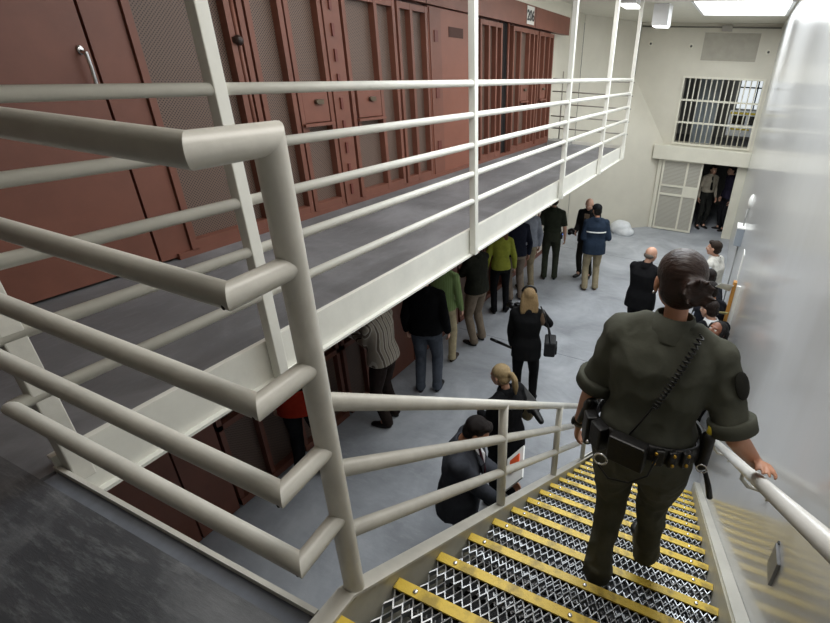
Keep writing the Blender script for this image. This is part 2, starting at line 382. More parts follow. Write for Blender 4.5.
MB().box((0.02, -0.03, 0), (0.06, 0, 1.2)).box((-0.45, -0.03, 0.58), (0.55, 0, 0.62)).build('mullion', black, lw)
# lintel beam, doorway, sliding door
st(MB().box((-1.95, YF-0.28, -2.05), (XW, YF, -1.69)).build('trim_2', beige2, None, 0.01))
st(MB().box((DX1, YF-0.1, GZ), (XW, YF, -2.05)).build('trim_3', beige2))
st(MB().box((-1.79, YF-0.1, GZ), (-1.68, YF, -2.05)).build('trim_4', beige2))
dr = empty('door_1', (-1.14, YF-0.13, GZ)); st(dr)
W2, H2 = 0.52, 1.93
MB().box((-W2, -0.008, 0.03), (W2, 0.008, H2)).build('perforated_panel', perf_door, dr)
f = MB(); fwid = 0.05
for x in (-W2, 0.11, W2-fwid): f.box((x, -0.03, 0.02), (x+fwid, 0.03, H2))
for z in (0.02, 0.98, 1.22, H2-fwid): f.box((-W2, -0.032, z), (W2, 0.032, z+fwid))
f.box((0.11, -0.028, 0.98), (W2, 0.028, 1.26))
f.build('door_frame', beige2, dr)

# ---------------------------------------------------------------- walkway
wk = empty('walkway', (0, 0, 0), 'grey concrete upper walkway in front of the red cells with cream edge beam', 'walkway')
XFc = -1.955
MB().box((XC-0.055, YL-0.059, LZ-0.12), (XFc-0.012, YE, LZ)).build('deck', walkm, wk)
fa = MB()
fa.box((XFc-0.012, 0.50, -1.515), (XFc, YE+0.02, -1.282)).box((XFc-0.03, 0.50, -1.30), (XFc-0.012, YE+0.02, -1.282)).box((XFc-0.012, 0.50, -1.515), (XFc+0.03, YE+0.02, -1.500))
fa.box((XC, YE, -1.515), (XFc+0.03, YE+0.014, -1.282))
fa.build('edge_beam', cream, wk)
ld = empty('landing', (0, 0, 0), 'dark coated landing floor at the top of the stairs', 'landing')
YL = 0.51
MB().box((XC-0.055, -2.49, LZ-0.11), (XW-0.004, YL-0.06, LZ+0.006)).build('coated_floor', landm, ld)
MB().box((-1.95, YL-0.06, LZ-0.11), (-0.76, YL-0.014, LZ-0.002)).build('gutter_strip', stripm, ld)
MB().box((-1.97, YL-0.014, LZ-0.15), (-0.76, YL, LZ+0.018)).build('curb', creamworn, ld)
stp = tag(MB().box((-3.35, 9.15, LZ), (-2.95, 9.5, LZ+0.1)).build('step_block', mat('grey_block', '8c8c88', 0.7, var=0.1), None, 0.01), 'low grey block on the far end of the upper walkway by the last cell door', 'block')
# rails
RZ = [-0.126-0.224*i for i in range(5)]
YLR = 0.465
rl = empty('walkway_railing', (XR, 1, LZ), 'long cream five-rail railing along the upper walkway edge', 'railing')
def prt(o, par):   # keep world coordinates for a child of an empty placed at par.location
    o.parent = par; o.location = Vector(o.location) - Vector(par.location); return o
for z in RZ: prt(MB().tube([(XR, YLR, z), (XR, 9.44, z)], 0.0235, 16).build('rail', cream), rl)
posts_y = [1.415, 3.53, 5.88, 7.75, 9.42]
for i, y in enumerate(posts_y):
    prt(MB().box((XR-0.028, y-0.028, -1.50), (XR+0.028, y+0.028, CZ)).build('post', cream, None, 0.004), rl)
prt(MB().box((XR-0.04, 0.515, LZ-0.05), (XR+0.02, 0.575, 0.0)).build('post', creamworn, None, 0.004), rl)
# thin end railing at the far end
er = empty('end_railing', (-3.1, YE, LZ), 'thin grey railing closing the far end of the upper walkway', 'railing')
for i in range(5): prt(MB().tube([(-3.5, YE+0.03, -0.18-0.224*i), (XR, YE+0.03, -0.18-0.224*i)], 0.012, 8).build('rail', mat('grey_rail', '8f8a80', 0.5)), er)
prt(MB().tube([(-3.3, YE+0.03, LZ), (-3.3, YE+0.03, -0.05)], 0.014, 8).build('post', mat('grey_rail', '8f8a80', 0.5)), er)
# landing railing
XE = -0.728; YP = 0.612
lr = empty('landing_railing', (-1.3, YLR, LZ), 'thick worn cream pipe railing across the landing in the foreground', 'railing')
for i, z in enumerate(RZ):
    z2 = z-0.007*i
    pts = [(XR+0.0, YLR-0.0, z), (XE+0.014, YLR, z2), (XE, YP, z2)]
    if i == 0: pts = [(XR, YLR, z), (XE+0.012, YLR, z2), (XE, YP, z2), (XE, YP, LZ-0.01)]
    r = prt(MB().tube(pts, 0.0275 if i == 0 else 0.0235, 20).build('rail', creamworn), lr)
    # chipped paint at the mitred corner
    k = MB().ball((0, 0, 0), (0.004, 0.003, 0.006)); k.ball((0.003, 0.002, 0.009), (0.003, 0.002, 0.004))
    ko = k.build('paint_chip', chip, None); ko.location = Vector((XE+0.024, YLR-0.0205, z2-0.006-0.003*(i % 2)))-Vector(lr.location); ko.parent = lr
# stair railing
SL = DZ/DY
def capz(y): return -1.352-(y-YP)*SL*1.003
sr = empty('stair_railing', (XE, 1.5, capz(1.5)), 'cream three-rail pipe railing down the open left side of the stairs', 'railing')
YB = 3.6
for h0 in ((-0.684, 0.0), (-0.893, 0.0), (-1.118, 0.0)):
    za = h0[0]
    prt(MB().tube([(XE, YP, za), (XE, YB, za-(YB-YP)*SL*1.003)], 0.0225, 16).build('rail', creamworn), sr)
prt(MB().tube([(XE, YB, -0.684-(YB-YP)*SL*1.003), (XE, YB, capz(YB))], 0.0225, 12).build('post', creamworn), sr)
for yy in (1.625, 2.60):
    prt(MB().tube([(XE, yy, capz(yy)), (XE, yy, -0.684-(yy-YP)*SL)], 0.0235, 12).build('post', creamworn), sr)

# ---------------------------------------------------------------- stairs
NX0, NX1 = -0.705, 0.372
stair = empty('staircase', (-0.17, 0.6, GZ), 'steep metal staircase with yellow nosings and open grating treads', 'stairs')
YBt = Y0+14*DY+0.12
def sz(y, h): return Z0-(y-Y0)*SL+h
cp = MB()
cp.poly([(XE-0.028, 0.47, LZ+0.02), (XE-0.028, YP-0.03, capz(YP-0.03)), (XE-0.028, YBt, capz(YBt)), (XE-0.028, YBt, capz(YBt)-0.012), (XE-0.028, YP-0.03, capz(YP-0.03)-0.012), (XE-0.028, 0.47, LZ+0.005)], (0.056, 0, 0))
prt(cp.build('stringer_cap', creamworn), stair)
sg = MB().poly([(NX0-0.012, 0.45, LZ+0.01), (NX0-0.012, YP, capz(YP)-0.012), (NX0-0.012, YBt, capz(YBt)-0.012), (NX0-0.012, YBt, GZ+0.002), (NX0-0.012, YBt-0.1, GZ+0.002), (NX0-0.012, 0.45, LZ-0.34)], (0.01, 0, 0))
prt(sg.build('stringer', stringm), stair)
sg = MB().poly([(NX1+0.002, 0.45, sz(0.45, 0.098)), (NX1+0.002, YBt-0.2, sz(YBt-0.2, 0.098)), (NX1+0.002, YBt-0.2, GZ+0.002), (NX1+0.002, YBt-0.3, GZ+0.002), (NX1+0.002, 0.45, LZ-0.34)], (0.01, 0, 0))
prt(sg.build('stringer', stringm), stair)
sg = MB().poly([(NX1+0.01, 0.47, sz(0.47, 0.115)), (NX1+0.01, YBt-0.2, sz(YBt-0.2, 0.115)), (NX1+0.01, YBt-0.2, sz(YBt-0.2, 0.10)), (NX1+0.01, 0.47, sz(0.47, 0.10))], (XW-NX1-0.012, 0, 0))
prt(sg.build('stringer_cap', cream), stair)
# tread prototype in local coordinates: nosing front edge at y=0 (far side), z=0 top
def grating():
    g = MB(); n = 30; w = NX1-NX0-0.012; p = w/n; d0 = -DY+0.012; rows = 6; dd = (DY-0.06)/rows
    for r in range(rows+1):
        y = d0+r*dd
        for k in range(n*2):
            x = NX0+0.006+k*p/2; sgn = 1 if (k+r) % 2 == 0 else -1
            a = Vector((x, y+sgn*dd*0.42, 0)); b2 = Vector((x+p/2, y-sgn*dd*0.42, 0))
            t = Vector((0, 0.0036, 0)); dn = Vector((0, 0, -0.022)); wav = Vector((0, 0, 0.004 if r % 2 else -0.004))
            v = [g.bm.verts.new(q) for q in (a-t+wav, a+t+wav, b2+t, b2-t, a-t+dn, a+t+dn, b2+t+dn, b2-t+dn)]
            for f in ((0, 1, 2, 3), (7, 6, 5, 4), (0, 4, 5, 1), (1, 5, 6, 2), (2, 6, 7, 3), (3, 7, 4, 0)): g.bm.faces.new([v[i] for i in f])
    return g.mesh('grating')
gme = grating(); gme.materials.append(steel)
nm = MB(); nm.box((NX0, -0.036, -0.004), (NX1, 0.0, 0.004)); nm.box((NX0, -0.004, -0.03), (NX1, 0.0, -0.004)); nme = nm.mesh('nosing'); nme.materials.append(ynose)
edge = MB(); edge.box((NX0, -0.03, -0.045), (NX1, -0.001, -0.030)); edge.box((NX0, -DY+0.004, -0.04), (NX1, -DY+0.01, 0.0)); eme = edge.mesh('tread_frame'); eme.materials.append(mat('dark_steel', '3d3a38', 0.5, 0.6))
bm_ = MB(); bm_.ball((0, 0, 0), (0.009, 0.009, 0.004), u=12, v=6); bme = bm_.mesh('bolt'); bme.materials.append(bolt)
for i in range(-1, 14):   # -1 is the first step just below the landing
    tr = bpy.data.objects.new('tread', gme); COL.objects.link(tr); tr.parent = stair; tr.location = Vector((0, Y0+i*DY, Z0-i*DZ))-Vector(stair.location)
    for me in (nme, eme):
        o = bpy.data.objects.new(me.name, me); COL.objects.link(o); o.parent = tr
    for bx in (-0.63, -0.17, 0.28):
        o = bpy.data.objects.new('bolt', bme); COL.objects.link(o); o.parent = tr; o.location = (bx, -0.019, 0.005)
# dark sheet beneath the open treads: under-stair shade put into its colour
prt(MB().poly([(NX0, 0.5, LZ-0.30), (NX0, YBt-0.3, GZ+0.01), (NX0, YBt-0.36, GZ+0.0), (NX0, 0.44, LZ-0.32)], (NX1-NX0, 0, 0)).build('under_stair_shade', mat('under_stair_dark', '26262a', 0.8)), stair)

# ---------------------------------------------------------------- wall handrail
XH = 0.33; HZ = lambda y: -0.78-(y-0.79)*0.709
hr = empty('handrail', (XH, 1.5, HZ(1.5)), 'thick glossy white pipe handrail fixed to the right wall', 'handrail')
prt(MB().tube([(XH, -0.3, HZ(-0.3)), (XH, 4.4, HZ(4.4))], 0.0245, 20).build('pipe', mat('glossy_white_pipe', 'e4e3de', 0.22, var=0.05, vscale=5)), hr)
for yy in (0.55, 1.72, 2.9, 4.1):
    z = HZ(yy); m = MB().tube([(XH, yy, z-0.02), (XH, yy, z-0.055), (XH+0.03, yy, z-0.085), (XW-0.01, yy, z-0.085), (XW, yy, z-0.085)], 0.0085, 10)
    m.cone((XW-0.008, yy, z-0.085), (XW, yy, z-0.085), 0.035, 0.035, 16); prt(m.build('bracket', creamworn), hr)
# small plate, switch box, papers on the right wall
pl = onX(775.5, 565, XW)
p_ = empty('wall_plate', pl, 'small grey cover plate with dark edge low on the glossy wall beside the stairs', 'plate')
MB().box((-0.012, -0.045, -0.055), (0, 0.045, 0.055)).build('plate', mat('plate_grey', '8f9092', 0.4), p_, 0.002)
MB().box((-0.006, 0.04, -0.06), (0, 0.052, 0.06)).build('edge', black, p_)
bx = onX(751, 222, XW); bx = Vector((XW, 8.2, -2.25))
e = empty('switch_box', bx, 'grey electrical box with pale lid high on the glossy wall near the far door', 'box')
MB().box((-0.11, -0.16, -0.16), (0, 0.16, 0.12)).build('body', mat('box_bluegrey', '9aa2ab', 0.4), e, 0.006)
MB().box((-0.115, -0.165, 0.12), (0, 0.165, 0.14)).build('lid', white, e)
MB().tube([(-0.03, 0.0, 0.13), (-0.03, 0.0, 0.4)], 0.012, 8).tube([(-0.03, 0.0, -0.16), (-0.03, 0.0, -1.5)], 0.012, 8).build('conduit', mat('conduit_grey2', '9c9c9a', 0.5), e)
e = empty('wall_reflection', (XW, 8.2, -1.72), 'white bulge standing for a lamp reflection in the glossy wall above the electrical box', 'cover')
MB().ball((0, 0, 0), (0.05, 0.09, 0.11)).build('cover', white, e)  # lamp reflection in the glossy wall, modelled as a white ellipsoid
e = empty('notice_holder', (XW, 5.9, -2.45), 'orange wooden paper holder on the glossy wall stuffed with white sheets', 'paper holder')
MB().box((-0.09, -0.04, -0.55), (-0.05, 0.04, 0.25)).build('wooden_bar', wood, e)
MB().box((-0.05, -0.02, -0.5), (0, 0.02, 0.2)).build('backing', white, e)
e = tag(MB().poly([(0, 0, 0.06), (-0.15, -0.10, 0.10), (-0.20, 0.02, 0.0), (-0.03, 0.1, -0.06)], (0.004, 0.004, 0.006)).build('paper_sheet', white), 'white curled sheet sticking out of the wooden paper holder', 'paper'); e.location = (XW-0.08, 5.85, -2.3)
e = tag(MB().poly([(0, -0.05, 0.04), (-0.15, -0.10, 0.04), (-0.16, 0.06, -0.04), (-0.01, 0.08, -0.05)], (0.004, 0.004, 0.006)).build('paper_sheet', yellowp), 'pale yellow sheet below the white one at the wooden paper holder', 'paper'); e.location = (XW-0.07, 5.7, -2.55)
e = tag(MB().box((-0.006, -0.14, -0.2), (0, 0.14, 0.2)).build('notice_sheet', white), 'white notice sheet taped to the glossy wall beyond the paper holder', 'notice'); e.location = (XW, 6.8, -2.3)
# white sack by the slanted wall
bg = MB(); bg.ball((0, 0, 0.15), (0.3, 0.24, 0.22)); bg.ball((0.12, -0.05, 0.08), (0.27, 0.22, 0.16))
sack = blob(bg, 'sack', mat('white_sack', 'd3d5d6', 0.7, var=0.1), None, 0.02, 4, 0.02, (5, 5, 5), flat=0.0)
sack.location = onZ(620, 233, GZ); tag(sack, 'white sack slumped on the floor by the slanted wall', 'sack')
# ceiling lamps
for (x, y, dx, dy, dz, lab) in ((-2.15, 9.6, 0.16, 0.35, 0.1, 'long white box lamp under the ceiling, left of the other'), (-1.72, 10.4, 0.14, 0.2, 0.34, 'deep white box lamp hanging under the ceiling nearer the skylight')):
    e = empty('ceiling_lamp', (x, y, CZ), lab, 'lamp', 'box lamps under the ceiling')
    MB().box((-dx, -dy, -dz), (dx, dy, 0)).build('housing', lampwhite, e, 0.006)
    MB().box((-dx+0.02, -dy+0.02, -dz-0.012), (dx-0.02, dy-0.02, -dz)).build('diffuser', lampglow, e)

# ---------------------------------------------------------------- upper cell fronts
K = 1.1385                                # measured at x=-3.0916, moved out to XC
HB = 0.583                                # underside of the header beam
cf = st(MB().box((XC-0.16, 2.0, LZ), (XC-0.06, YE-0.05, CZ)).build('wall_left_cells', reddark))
hd = MB().box((XC-0.1, 2.0, HB), (XC+0.05, 10.35, HB+0.30)); hb = hd.build('header_beam', red, None); tag(hb, 'long oxide-red header beam above the upper cell doors', 'beam')
seam = MB()
for y in (3.0, 5.3, 8.55): seam.box((XC+0.05, y, HB), (XC+0.052, y+0.012, HB+0.3))
so = seam.build('seam', gap, hb)
st(MB().box((XC-0.1, -2.5, HB+0.30), (XC+0.06, 10.35, CZ)).build('trim_5', beige2))
def Yk(y): return y*K
def bars(ys, z0, z1, dep=0.05, w=0.045, m=red):
    mb = MB()
    for y in ys: mb.box((XC-0.06, y-w/2, z0), (XC-0.06+dep+0.02, y+w/2, z1))
    return mb
def cell_door(n, y0, y1, mid, slot, zb=LZ+0.04, zt=HB-0.03):
    """framed door leaf: perforated sheet, stiles, rails, optional food slot"""
    r = empty('door_%d' % n, (XC, y0, LZ)); st(r)
    def put(mb, name, m, bev=0): return prt(mb.build(name, m, None, bev), r)
    put(MB().box((XC-0.058, y0, zb), (XC-0.05, y1, zt)), 'perforated_panel', perf)
    ys = [y0+0.022, y1-0.022]+mid
    f = bars(ys, zb, zt, 0.06); f.box((XC-0.06, y0, zb), (XC+0.018, y1, zb+0.07)); f.box((XC-0.06, y0, zt-0.06), (XC+0.018, y1, zt))
    put(f, 'door_frame', red)
    if slot:
        a, b_ = slot
        put(MB().box((XC-0.055, a, -0.52), (XC+0.022, b_, -0.27)), 'slot_box', red, 0.005)
        s2 = MB().box((XC-0.05, a-0.03, -0.55), (XC+0.05, b_+0.03, -0.525)); s2.box((XC-0.05, a+0.01, -0.62), (XC+0.0, a+0.05, -0.55)); put(s2, 'slot_shelf', red)
        k = MB().cone((XC+0.02, (a+b_)/2, -0.35), (XC+0.055, (a+b_)/2, -0.35), 0.02, 0.018, 12); k.box((XC+0.03, (a+b_)/2, -0.37), (XC+0.05, (a+b_)/2+0.07, -0.33))
        put(k, 'lock', mat('old_brass', '6d6253', 0.35, 0.8))
    return r
# solid doors at the near end
def solid(n, y0, y1):
    r = empty('door_%d' % n, (XC, y0, LZ)); st(r)
    prt(MB().box((XC-0.06, y0, LZ+0.02), (XC+0.0, y1, HB+0.3)).build('door_leaf', red), r); return r
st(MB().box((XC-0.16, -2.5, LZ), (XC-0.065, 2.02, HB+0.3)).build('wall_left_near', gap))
s1 = solid(2, -2.4, 1.868)
hnd = MB().tube([(XC, 1.82, -0.02), (XC+0.05, 1.82, -0.03), (XC+0.055, 1.82, -0.10), (XC+0.05, 1.82, -0.19), (XC, 1.82, -0.21)], 0.011, 12); hnd.ball((XC+0.006, 1.82, -0.015), (0.008, 0.02, 0.025)).ball((XC+0.006, 1.82, -0.215), (0.008, 0.02, 0.02))
prt(hnd.build('handle', mat('chrome', 'cfcfcf', 0.15, 1.0)), s1)
solid(3, 1.885, 2.10)
# mesh panel, then sliding door with rail pipe
cell_door(4, 2.105, 2.83, [], None)
pp = empty('locking_pipe', (XC, 2.86, LZ), 'vertical red locking pipe with a dark knob beside the near mesh panel', 'pipe')
prt(MB().tube([(XC+0.0, 2.865, LZ), (XC+0.0, 2.865, HB)], 0.016, 10).build('pipe', red), pp)
prt(MB().ball((XC+0.03, 2.84, 0.09), 0.035).cone((XC, 2.865, 0.09), (XC+0.03, 2.80, 0.09), 0.02, 0.02).build('knob', mat('knob_dark', '2d1d18', 0.4), None), pp)
cell_door(5, 2.89, 3.30, [2.98], None)
cell_door(6, 3.32, 3.72, [], (3.36, 3.66))
# hinge column
hc = empty('hinge_column', (XC, 3.83, LZ), 'tall red hinge column between the two nearest slotted cell doors', 'column')
prt(MB().box((XC-0.06, 3.73, LZ+0.02), (XC+0.03, 3.93, HB)).build('column', red), hc)
for i in range(9): prt(MB().box((XC+0.03, 3.80, LZ+0.12+i*0.2), (XC+0.045, 3.83, LZ+0.22+i*0.2)).build('hinge', mat('hinge_red', '6a352b', 0.5)), hc)
cell_door(7, 3.98, 4.76, [4.45], (4.06, 4.42))
cell_door(8, 4.80, 5.36, [5.05], None)
# solid panel with vision slit
r = empty('door_9', (XC, 5.4, LZ)); st(r)
prt(MB().box((XC-0.06, 5.40, LZ+0.02), (XC+0.0, 6.62, HB-0.01)).build('door_leaf', mat('oxide_red_door', '82503f', 0.5, var=0.12, vscale=2)), r)
prt(MB().box((XC+0.0, 5.42, LZ+0.03), (XC+0.01, 5.66, HB-0.02)).build('door_jamb', red), r)
for z in (0.28, -0.33, -0.95): prt(MB().box((XC+0.01, 5.50, z-0.06), (XC+0.02, 5.58, z+0.06)).build('hinge', mat('hinge_red', '6a352b', 0.5)), r)
prt(MB().box((XC+0.0, 5.85, 0.29), (XC+0.006, 6.2, 0.40)).build('vision_slit', mat('slit', '4a2e26', 0.8)), r)
cell_door(10, 6.66, 7.36, [6.93, 7.16], None)
st(MB().box((XC-0.07, 7.4, LZ), (XC-0.04, 7.72, HB)).build('wall_left_recess', gap))
MBt = MB().tube([(XC-0.0, 7.6, LZ), (XC-0.0, 7.6, HB)], 0.02, 8)
tag(MBt.build('locking_pipe', red), 'vertical red locking pipe in the dark recess before the last doors', 'pipe')
cell_door(11, 7.76, 8.80, [8.05, 8.42, 8.62], (8.1, 8.38))
cell_door(12, 8.86, YE-0.06, [9.12, 9.38], (9.0, 9.26))
# threshold
st(MB().box((XC-0.06, 2.0, LZ), (XC+0.02, YE-0.05, LZ+0.045)).build('trim_6', red))
# cell number sign
sg = empty('cell_number_sign', (XC+0.053, 8.32, HB+0.03), 'small white cell number sign on the red header beam', 'sign')
MB().box((0, -0.15, 0), (0.006, 0.15, 0.25)).build('plate', mat('sign_white', 'dddcd6', 0.5), sg)
fc = bpy.data.curves.new('digits', 'FONT'); fc.body = '206'; fc.size = 0.2; fc.align_x = 'CENTER'; fc.extrude = 0.002; fc.offset = 0.006
fo = bpy.data.objects.new('digits', fc); COL.objects.link(fo)
dg = bpy.context.evaluated_depsgraph_get(); dg.update(); fme = bpy.data.meshes.new_from_object(fo.evaluated_get(dg)); bpy.data.objects.remove(fo)
fme.materials.clear(); fme.materials.append(mat('sign_black', '1d1d1f', 0.5))
fo = bpy.data.objects.new('digits', fme); COL.objects.link(fo); fo.parent = sg; fo.matrix_local = Matrix.Translation((0.008, 0, 0.055)) @ Matrix(((0, 0, 1, 0), (1, 0, 0, 0), (0, 1, 0, 0), (0, 0, 0, 1)))

# ---------------------------------------------------------------- lower cell fronts
LT = LZ-0.12
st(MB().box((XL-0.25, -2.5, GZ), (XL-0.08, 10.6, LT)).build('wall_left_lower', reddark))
def lower_solid(n, y0, y1):
    r = empty('door_%d' % n, (XL, y0, GZ)); st(r); prt(MB().box((XL-0.08, y0, GZ+0.02), (XL, y1, LT)).build('door_leaf', red), r); return r
def lower_mesh(n, y0, y1, mid):
    r = empty('door_%d' % n, (XL, y0, GZ)); st(r)
    prt(MB().box((XL-0.078, y0, GZ+0.03), (XL-0.07, y1, LT)).build('perforated_panel', perf), r)
    f = MB()
    for y in [y0, y1-0.045]+mid: f.box((XL-0.08, y, GZ+0.02), (XL, y+0.045, LT))
    f.box((XL-0.08, y0, GZ+0.02), (XL+0.01, y1, GZ+0.1)); f.box((XL-0.08, y0, GZ+0.95), (XL, y1, GZ+1.01))
    prt(f.build('door_frame', red), r); return r
lower_solid(13, -2.4, 1.56); lower_solid(14, 1.575, 1.95)
lower_mesh(15, 1.98, 2.75, [2.35]); lower_mesh(16, 2.8, 3.5, [3.1]); lower_mesh(17, 3.55, 4.3, [3.9]); lower_solid(18, 4.33, 4.9)
lower_solid(19, 4.92, 6.2); lower_mesh(20, 6.25, 7.1, [6.6]); lower_mesh(21, 7.15, 8.0, [7.5]); lower_solid(22, 8.05, 9.3); lower_mesh(23, 9.35, 10.6, [9.8])

# ---------------------------------------------------------------- people
def rotm(yaw=0, pitch=0, roll=0):   # yaw left (+), pitch down (+)
    return Matrix.Rotation(yaw, 3, 'Z') @ Matrix.Rotation(-pitch, 3, 'X') @ Matrix.Rotation(roll, 3, 'Y')
def ik(a, b, l1, l2, hint):
    a, b, hint = Vector(a), Vector(b), Vector(hint); d = b-a; L = d.length
    if L > (l1+l2)*0.995: b = a+d*((l1+l2)*0.995/L); d = b-a; L = d.length
    u = d/L; x = (l1*l1-l2*l2+L*L)/(2*L); h = sqrt(max(0, l1*l1-x*x))
    n = hint-u*hint.dot(u)
    n = n.normalized() if n.length > 1e-5 else u.orthogonal().normalized()
    return a+u*x+n*h, b
def hand(mb, wr, d, pn, side, k, curl=0.5, spread=0.0):
    """palm and five fingers. d: direction of fingers, pn: direction the palm faces, side: +1 when the thumb lies on d x pn side"""
    d = Vector(d).normalized(); pn = Vector(pn); pn = (pn-d*pn.dot(d)).normalized(); ac = d.cross(pn)*side
    L = 0.095*k
    for t, wd in ((0.012, 0.022), (0.045, 0.034), (0.08, 0.036)):
        M = Matrix((ac, d, pn)).transposed()
        mb.ball(wr+d*t*k, (wd*k, 0.026*k, 0.0145*k), M, 12, 8)
    mb.cone(wr-d*0.02, wr+d*0.03*k, 0.022*k, 0.02*k)
    lens = (0.068, 0.077, 0.072, 0.056)
    for i, ln in enumerate(lens):
        o = (1.5-i)*0.0185*k
        p = wr+d*(L-abs(i-1.2)*0.004*k)+ac*o; pts = [p-d*0.03*k, p]; q = p; ang = 0.15*curl+0.12
        for j, fr in enumerate((0.45, 0.31, 0.24)):
            ang += curl*(0.55+0.1*i*0.3)
            dd = d*cos(ang)+pn*sin(ang)+ac*((1.5-i)*0.06*(1+spread))
            q = q+dd.normalized()*ln*fr*k; pts.append(q)
        mb.chain(pts, [0.0090*k, 0.0092*k, 0.0084*k, 0.0076*k, 0.0066*k], 8)
    tb = wr+d*0.028*k+ac*0.026*k
    t1 = tb+(d*0.55+ac*0.7+pn*0.35).normalized()*0.038*k; t2 = t1+(d*0.85+ac*0.1+pn*0.5).normalized()*0.032*k; t3 = t2+(d*0.8-ac*0.2+pn*0.5).normalized()*0.022*k
    mb.chain([tb, t1, t2, t3], [0.0135*k, 0.0108*k, 0.0096*k, 0.0078*k], 8)
    return wr+d*0.085*k+pn*0.02*k
EYEW = mat('eye_white', 'e8e4de', 0.3); EYED = mat('eye_iris', '2a1a12', 0.2); SOLE = mat('shoe_leather', '17120f', 0.35)
SK = {'light': mat('skin_light', 'c99b83', 0.5, var=0.06, vscale=20), 'tan': mat('skin_tan', 'b98467', 0.5, var=0.06, vscale=20), 'brown': mat('skin_brown', '82543f', 0.5, var=0.06, vscale=20)}
LIPS = mat('lips', '9c5f52', 0.45)
HAIRC = {}
def hairmat(c): return mat('hair_'+c, c, 0.5, var=0.35, vscale=25, stretch=(8, 8, 1), bump=0.9, bscale=40, spec=0.25)
def person(label, loc, yaw, H=1.74, fem=False, feet=None, pel=(0, 0, 0.0), lean=0.05, side=0.0, hyaw=0.0, hpitch=0.1, hroll=0.0,
           hands=None, skin='light', hair=('short', '2a1f18'), top='222222', topkind='shirt', sleeve='long', legs='7a6f5c', shoe='17120f',
           group=None, voxel=0.013, bulk=1.0, fold=0.006, spine=1.0, seed=1, hv=0.0085, kneehint=None, elbhint=None, curl=None, handdir=None, palms=None, z0=None, seated=False, category='person'):
    S_ = H; z0 = GZ if z0 is None else z0
    root = empty('person', (loc[0], loc[1], z0), label, category, group, yaw)
    mat_s = SK[skin]
    hipz = 0.524*S_+pel[2]; pc = Vector((pel[0], pel[1], hipz))
    sx = 1 if not fem else 0.93
    up = Vector((sin(side), sin(lean)*cos(side), cos(lean)*cos(side))).normalized(); rt = Vector((1, 0, 0)); rt = (rt-up*up.x).normalized(); fwd = up.cross(rt)
    nb = pc+up*0.315*S_*spine
    shc = pc+up*0.275*S_*spine
    def at(a, l=0, f=0): return pc+up*a*S_*spine+rt*l*S_+fwd*f*S_
    sh = {'L': shc-rt*0.103*S_*sx, 'R': shc+rt*0.103*S_*sx}
    Rh = rotm(hyaw, hpitch, hroll); hc = nb+Vector((0, 0.012, 0.0))*S_+up*0.018*S_+(Rh @ Vector((0, 0.012, 0.066)))*S_
    hk = S_/1.75*(0.97 if fem else 1.0)*1.03
    def hp(x, y, z): return hc+Rh @ Vector((x*hk, y*hk, z*hk))
    # legs
    feet = feet or {'L': (-0.11, 0.0, 0, 0.15), 'R': (0.11, 0.03, 0, -0.15)}
    hip, kn, an = {}, {}, {}
    for s, sg in (('L', -1), ('R', 1)):
        hip[s] = pc+Vector((sg*0.052*S_, 0, -0.005*S_)); f = feet[s]
        a = Vector((f[0], f[1]-0.03, f[2]+0.052*S_)); hint = (kneehint or {}).get(s, Vector((sin(-f[3])*0.6, 1, 0)))
        kn[s], an[s] = ik(hip[s], a, 0.245*S_, 0.235*S_, hint)
    # arms
    el, wr = {}, {}
    hands = hands or {}
    for s, sg in (('L', -1), ('R', 1)):
        t = Vector(hands.get(s, (sg*0.15*S_, 0.05, 0.50*S_)))
        hint = (elbhint or {}).get(s, Vector((sg*0.3, -0.8, -0.4)))
        el[s], wr[s] = ik(sh[s], t, 0.168*S_, 0.146*S_, hint)
    # ---- body: one continuous skin
    b = MB()
    M3 = Rh
    b.ball(hp(0, -0.012, 0.028), (0.076*hk, 0.094*hk, 0.084*hk), M3, 20, 14)
    b.ball(hp(0, 0.028, -0.03), (0.060*hk, 0.066*hk, 0.074*hk), M3, 18, 12)
    b.ball(hp(0, 0.055, -0.082), (0.030*hk, 0.028*hk, 0.024*hk), M3)
    b.ball(hp(-0.032, 0.052, -0.02), (0.028*hk, 0.03*hk, 0.026*hk), M3); b.ball(hp(0.032, 0.052, -0.02), (0.028*hk, 0.03*hk, 0.026*hk), M3)
    b.ball(hp(0, 0.077, 0.026), (0.05*hk, 0.014*hk, 0.012*hk), M3)
    b.chain([hp(0, 0.086, 0.018), hp(0, 0.098, -0.006), hp(0, 0.106, -0.024)], [0.009*hk, 0.011*hk, 0.014*hk], 10)
    b.ball(hp(0, 0.096, -0.026), (0.019*hk, 0.012*hk, 0.010*hk), M3)
    b.ball(hp(0, 0.087, -0.052), (0.026*hk, 0.011*hk, 0.007*hk), M3); b.ball(hp(0, 0.084, -0.061), (0.022*hk, 0.011*hk, 0.007*hk), M3)
    for sg in (-1, 1):
        b.ball(hp(sg*0.078, -0.008, -0.008), (0.009*hk, 0.019*hk, 0.031*hk), M3 @ Matrix.Rotation(sg*0.35, 3, 'Z'), 12, 10)
    b.chain([nb-up*0.03*S_, nb+up*0.02*S_, hp(0, -0.022, -0.05)], [0.052*hk*(0.82 if fem else 1), 0.047*hk*(0.85 if fem else 1), 0.05*hk*(0.85 if fem else 1)])
    X = lambda c, rx, ry: b.ring(c, rt, fwd, rx*S_*sx, ry*S_, 16)
    b.loft([X(pc-up*0.03*S_, 0.07, 0.05), X(at(0.06), 0.075, 0.05), X(at(0.17), 0.08, 0.055), X(at(0.27), 0.085, 0.05), X(at(0.30), 0.05, 0.035)])
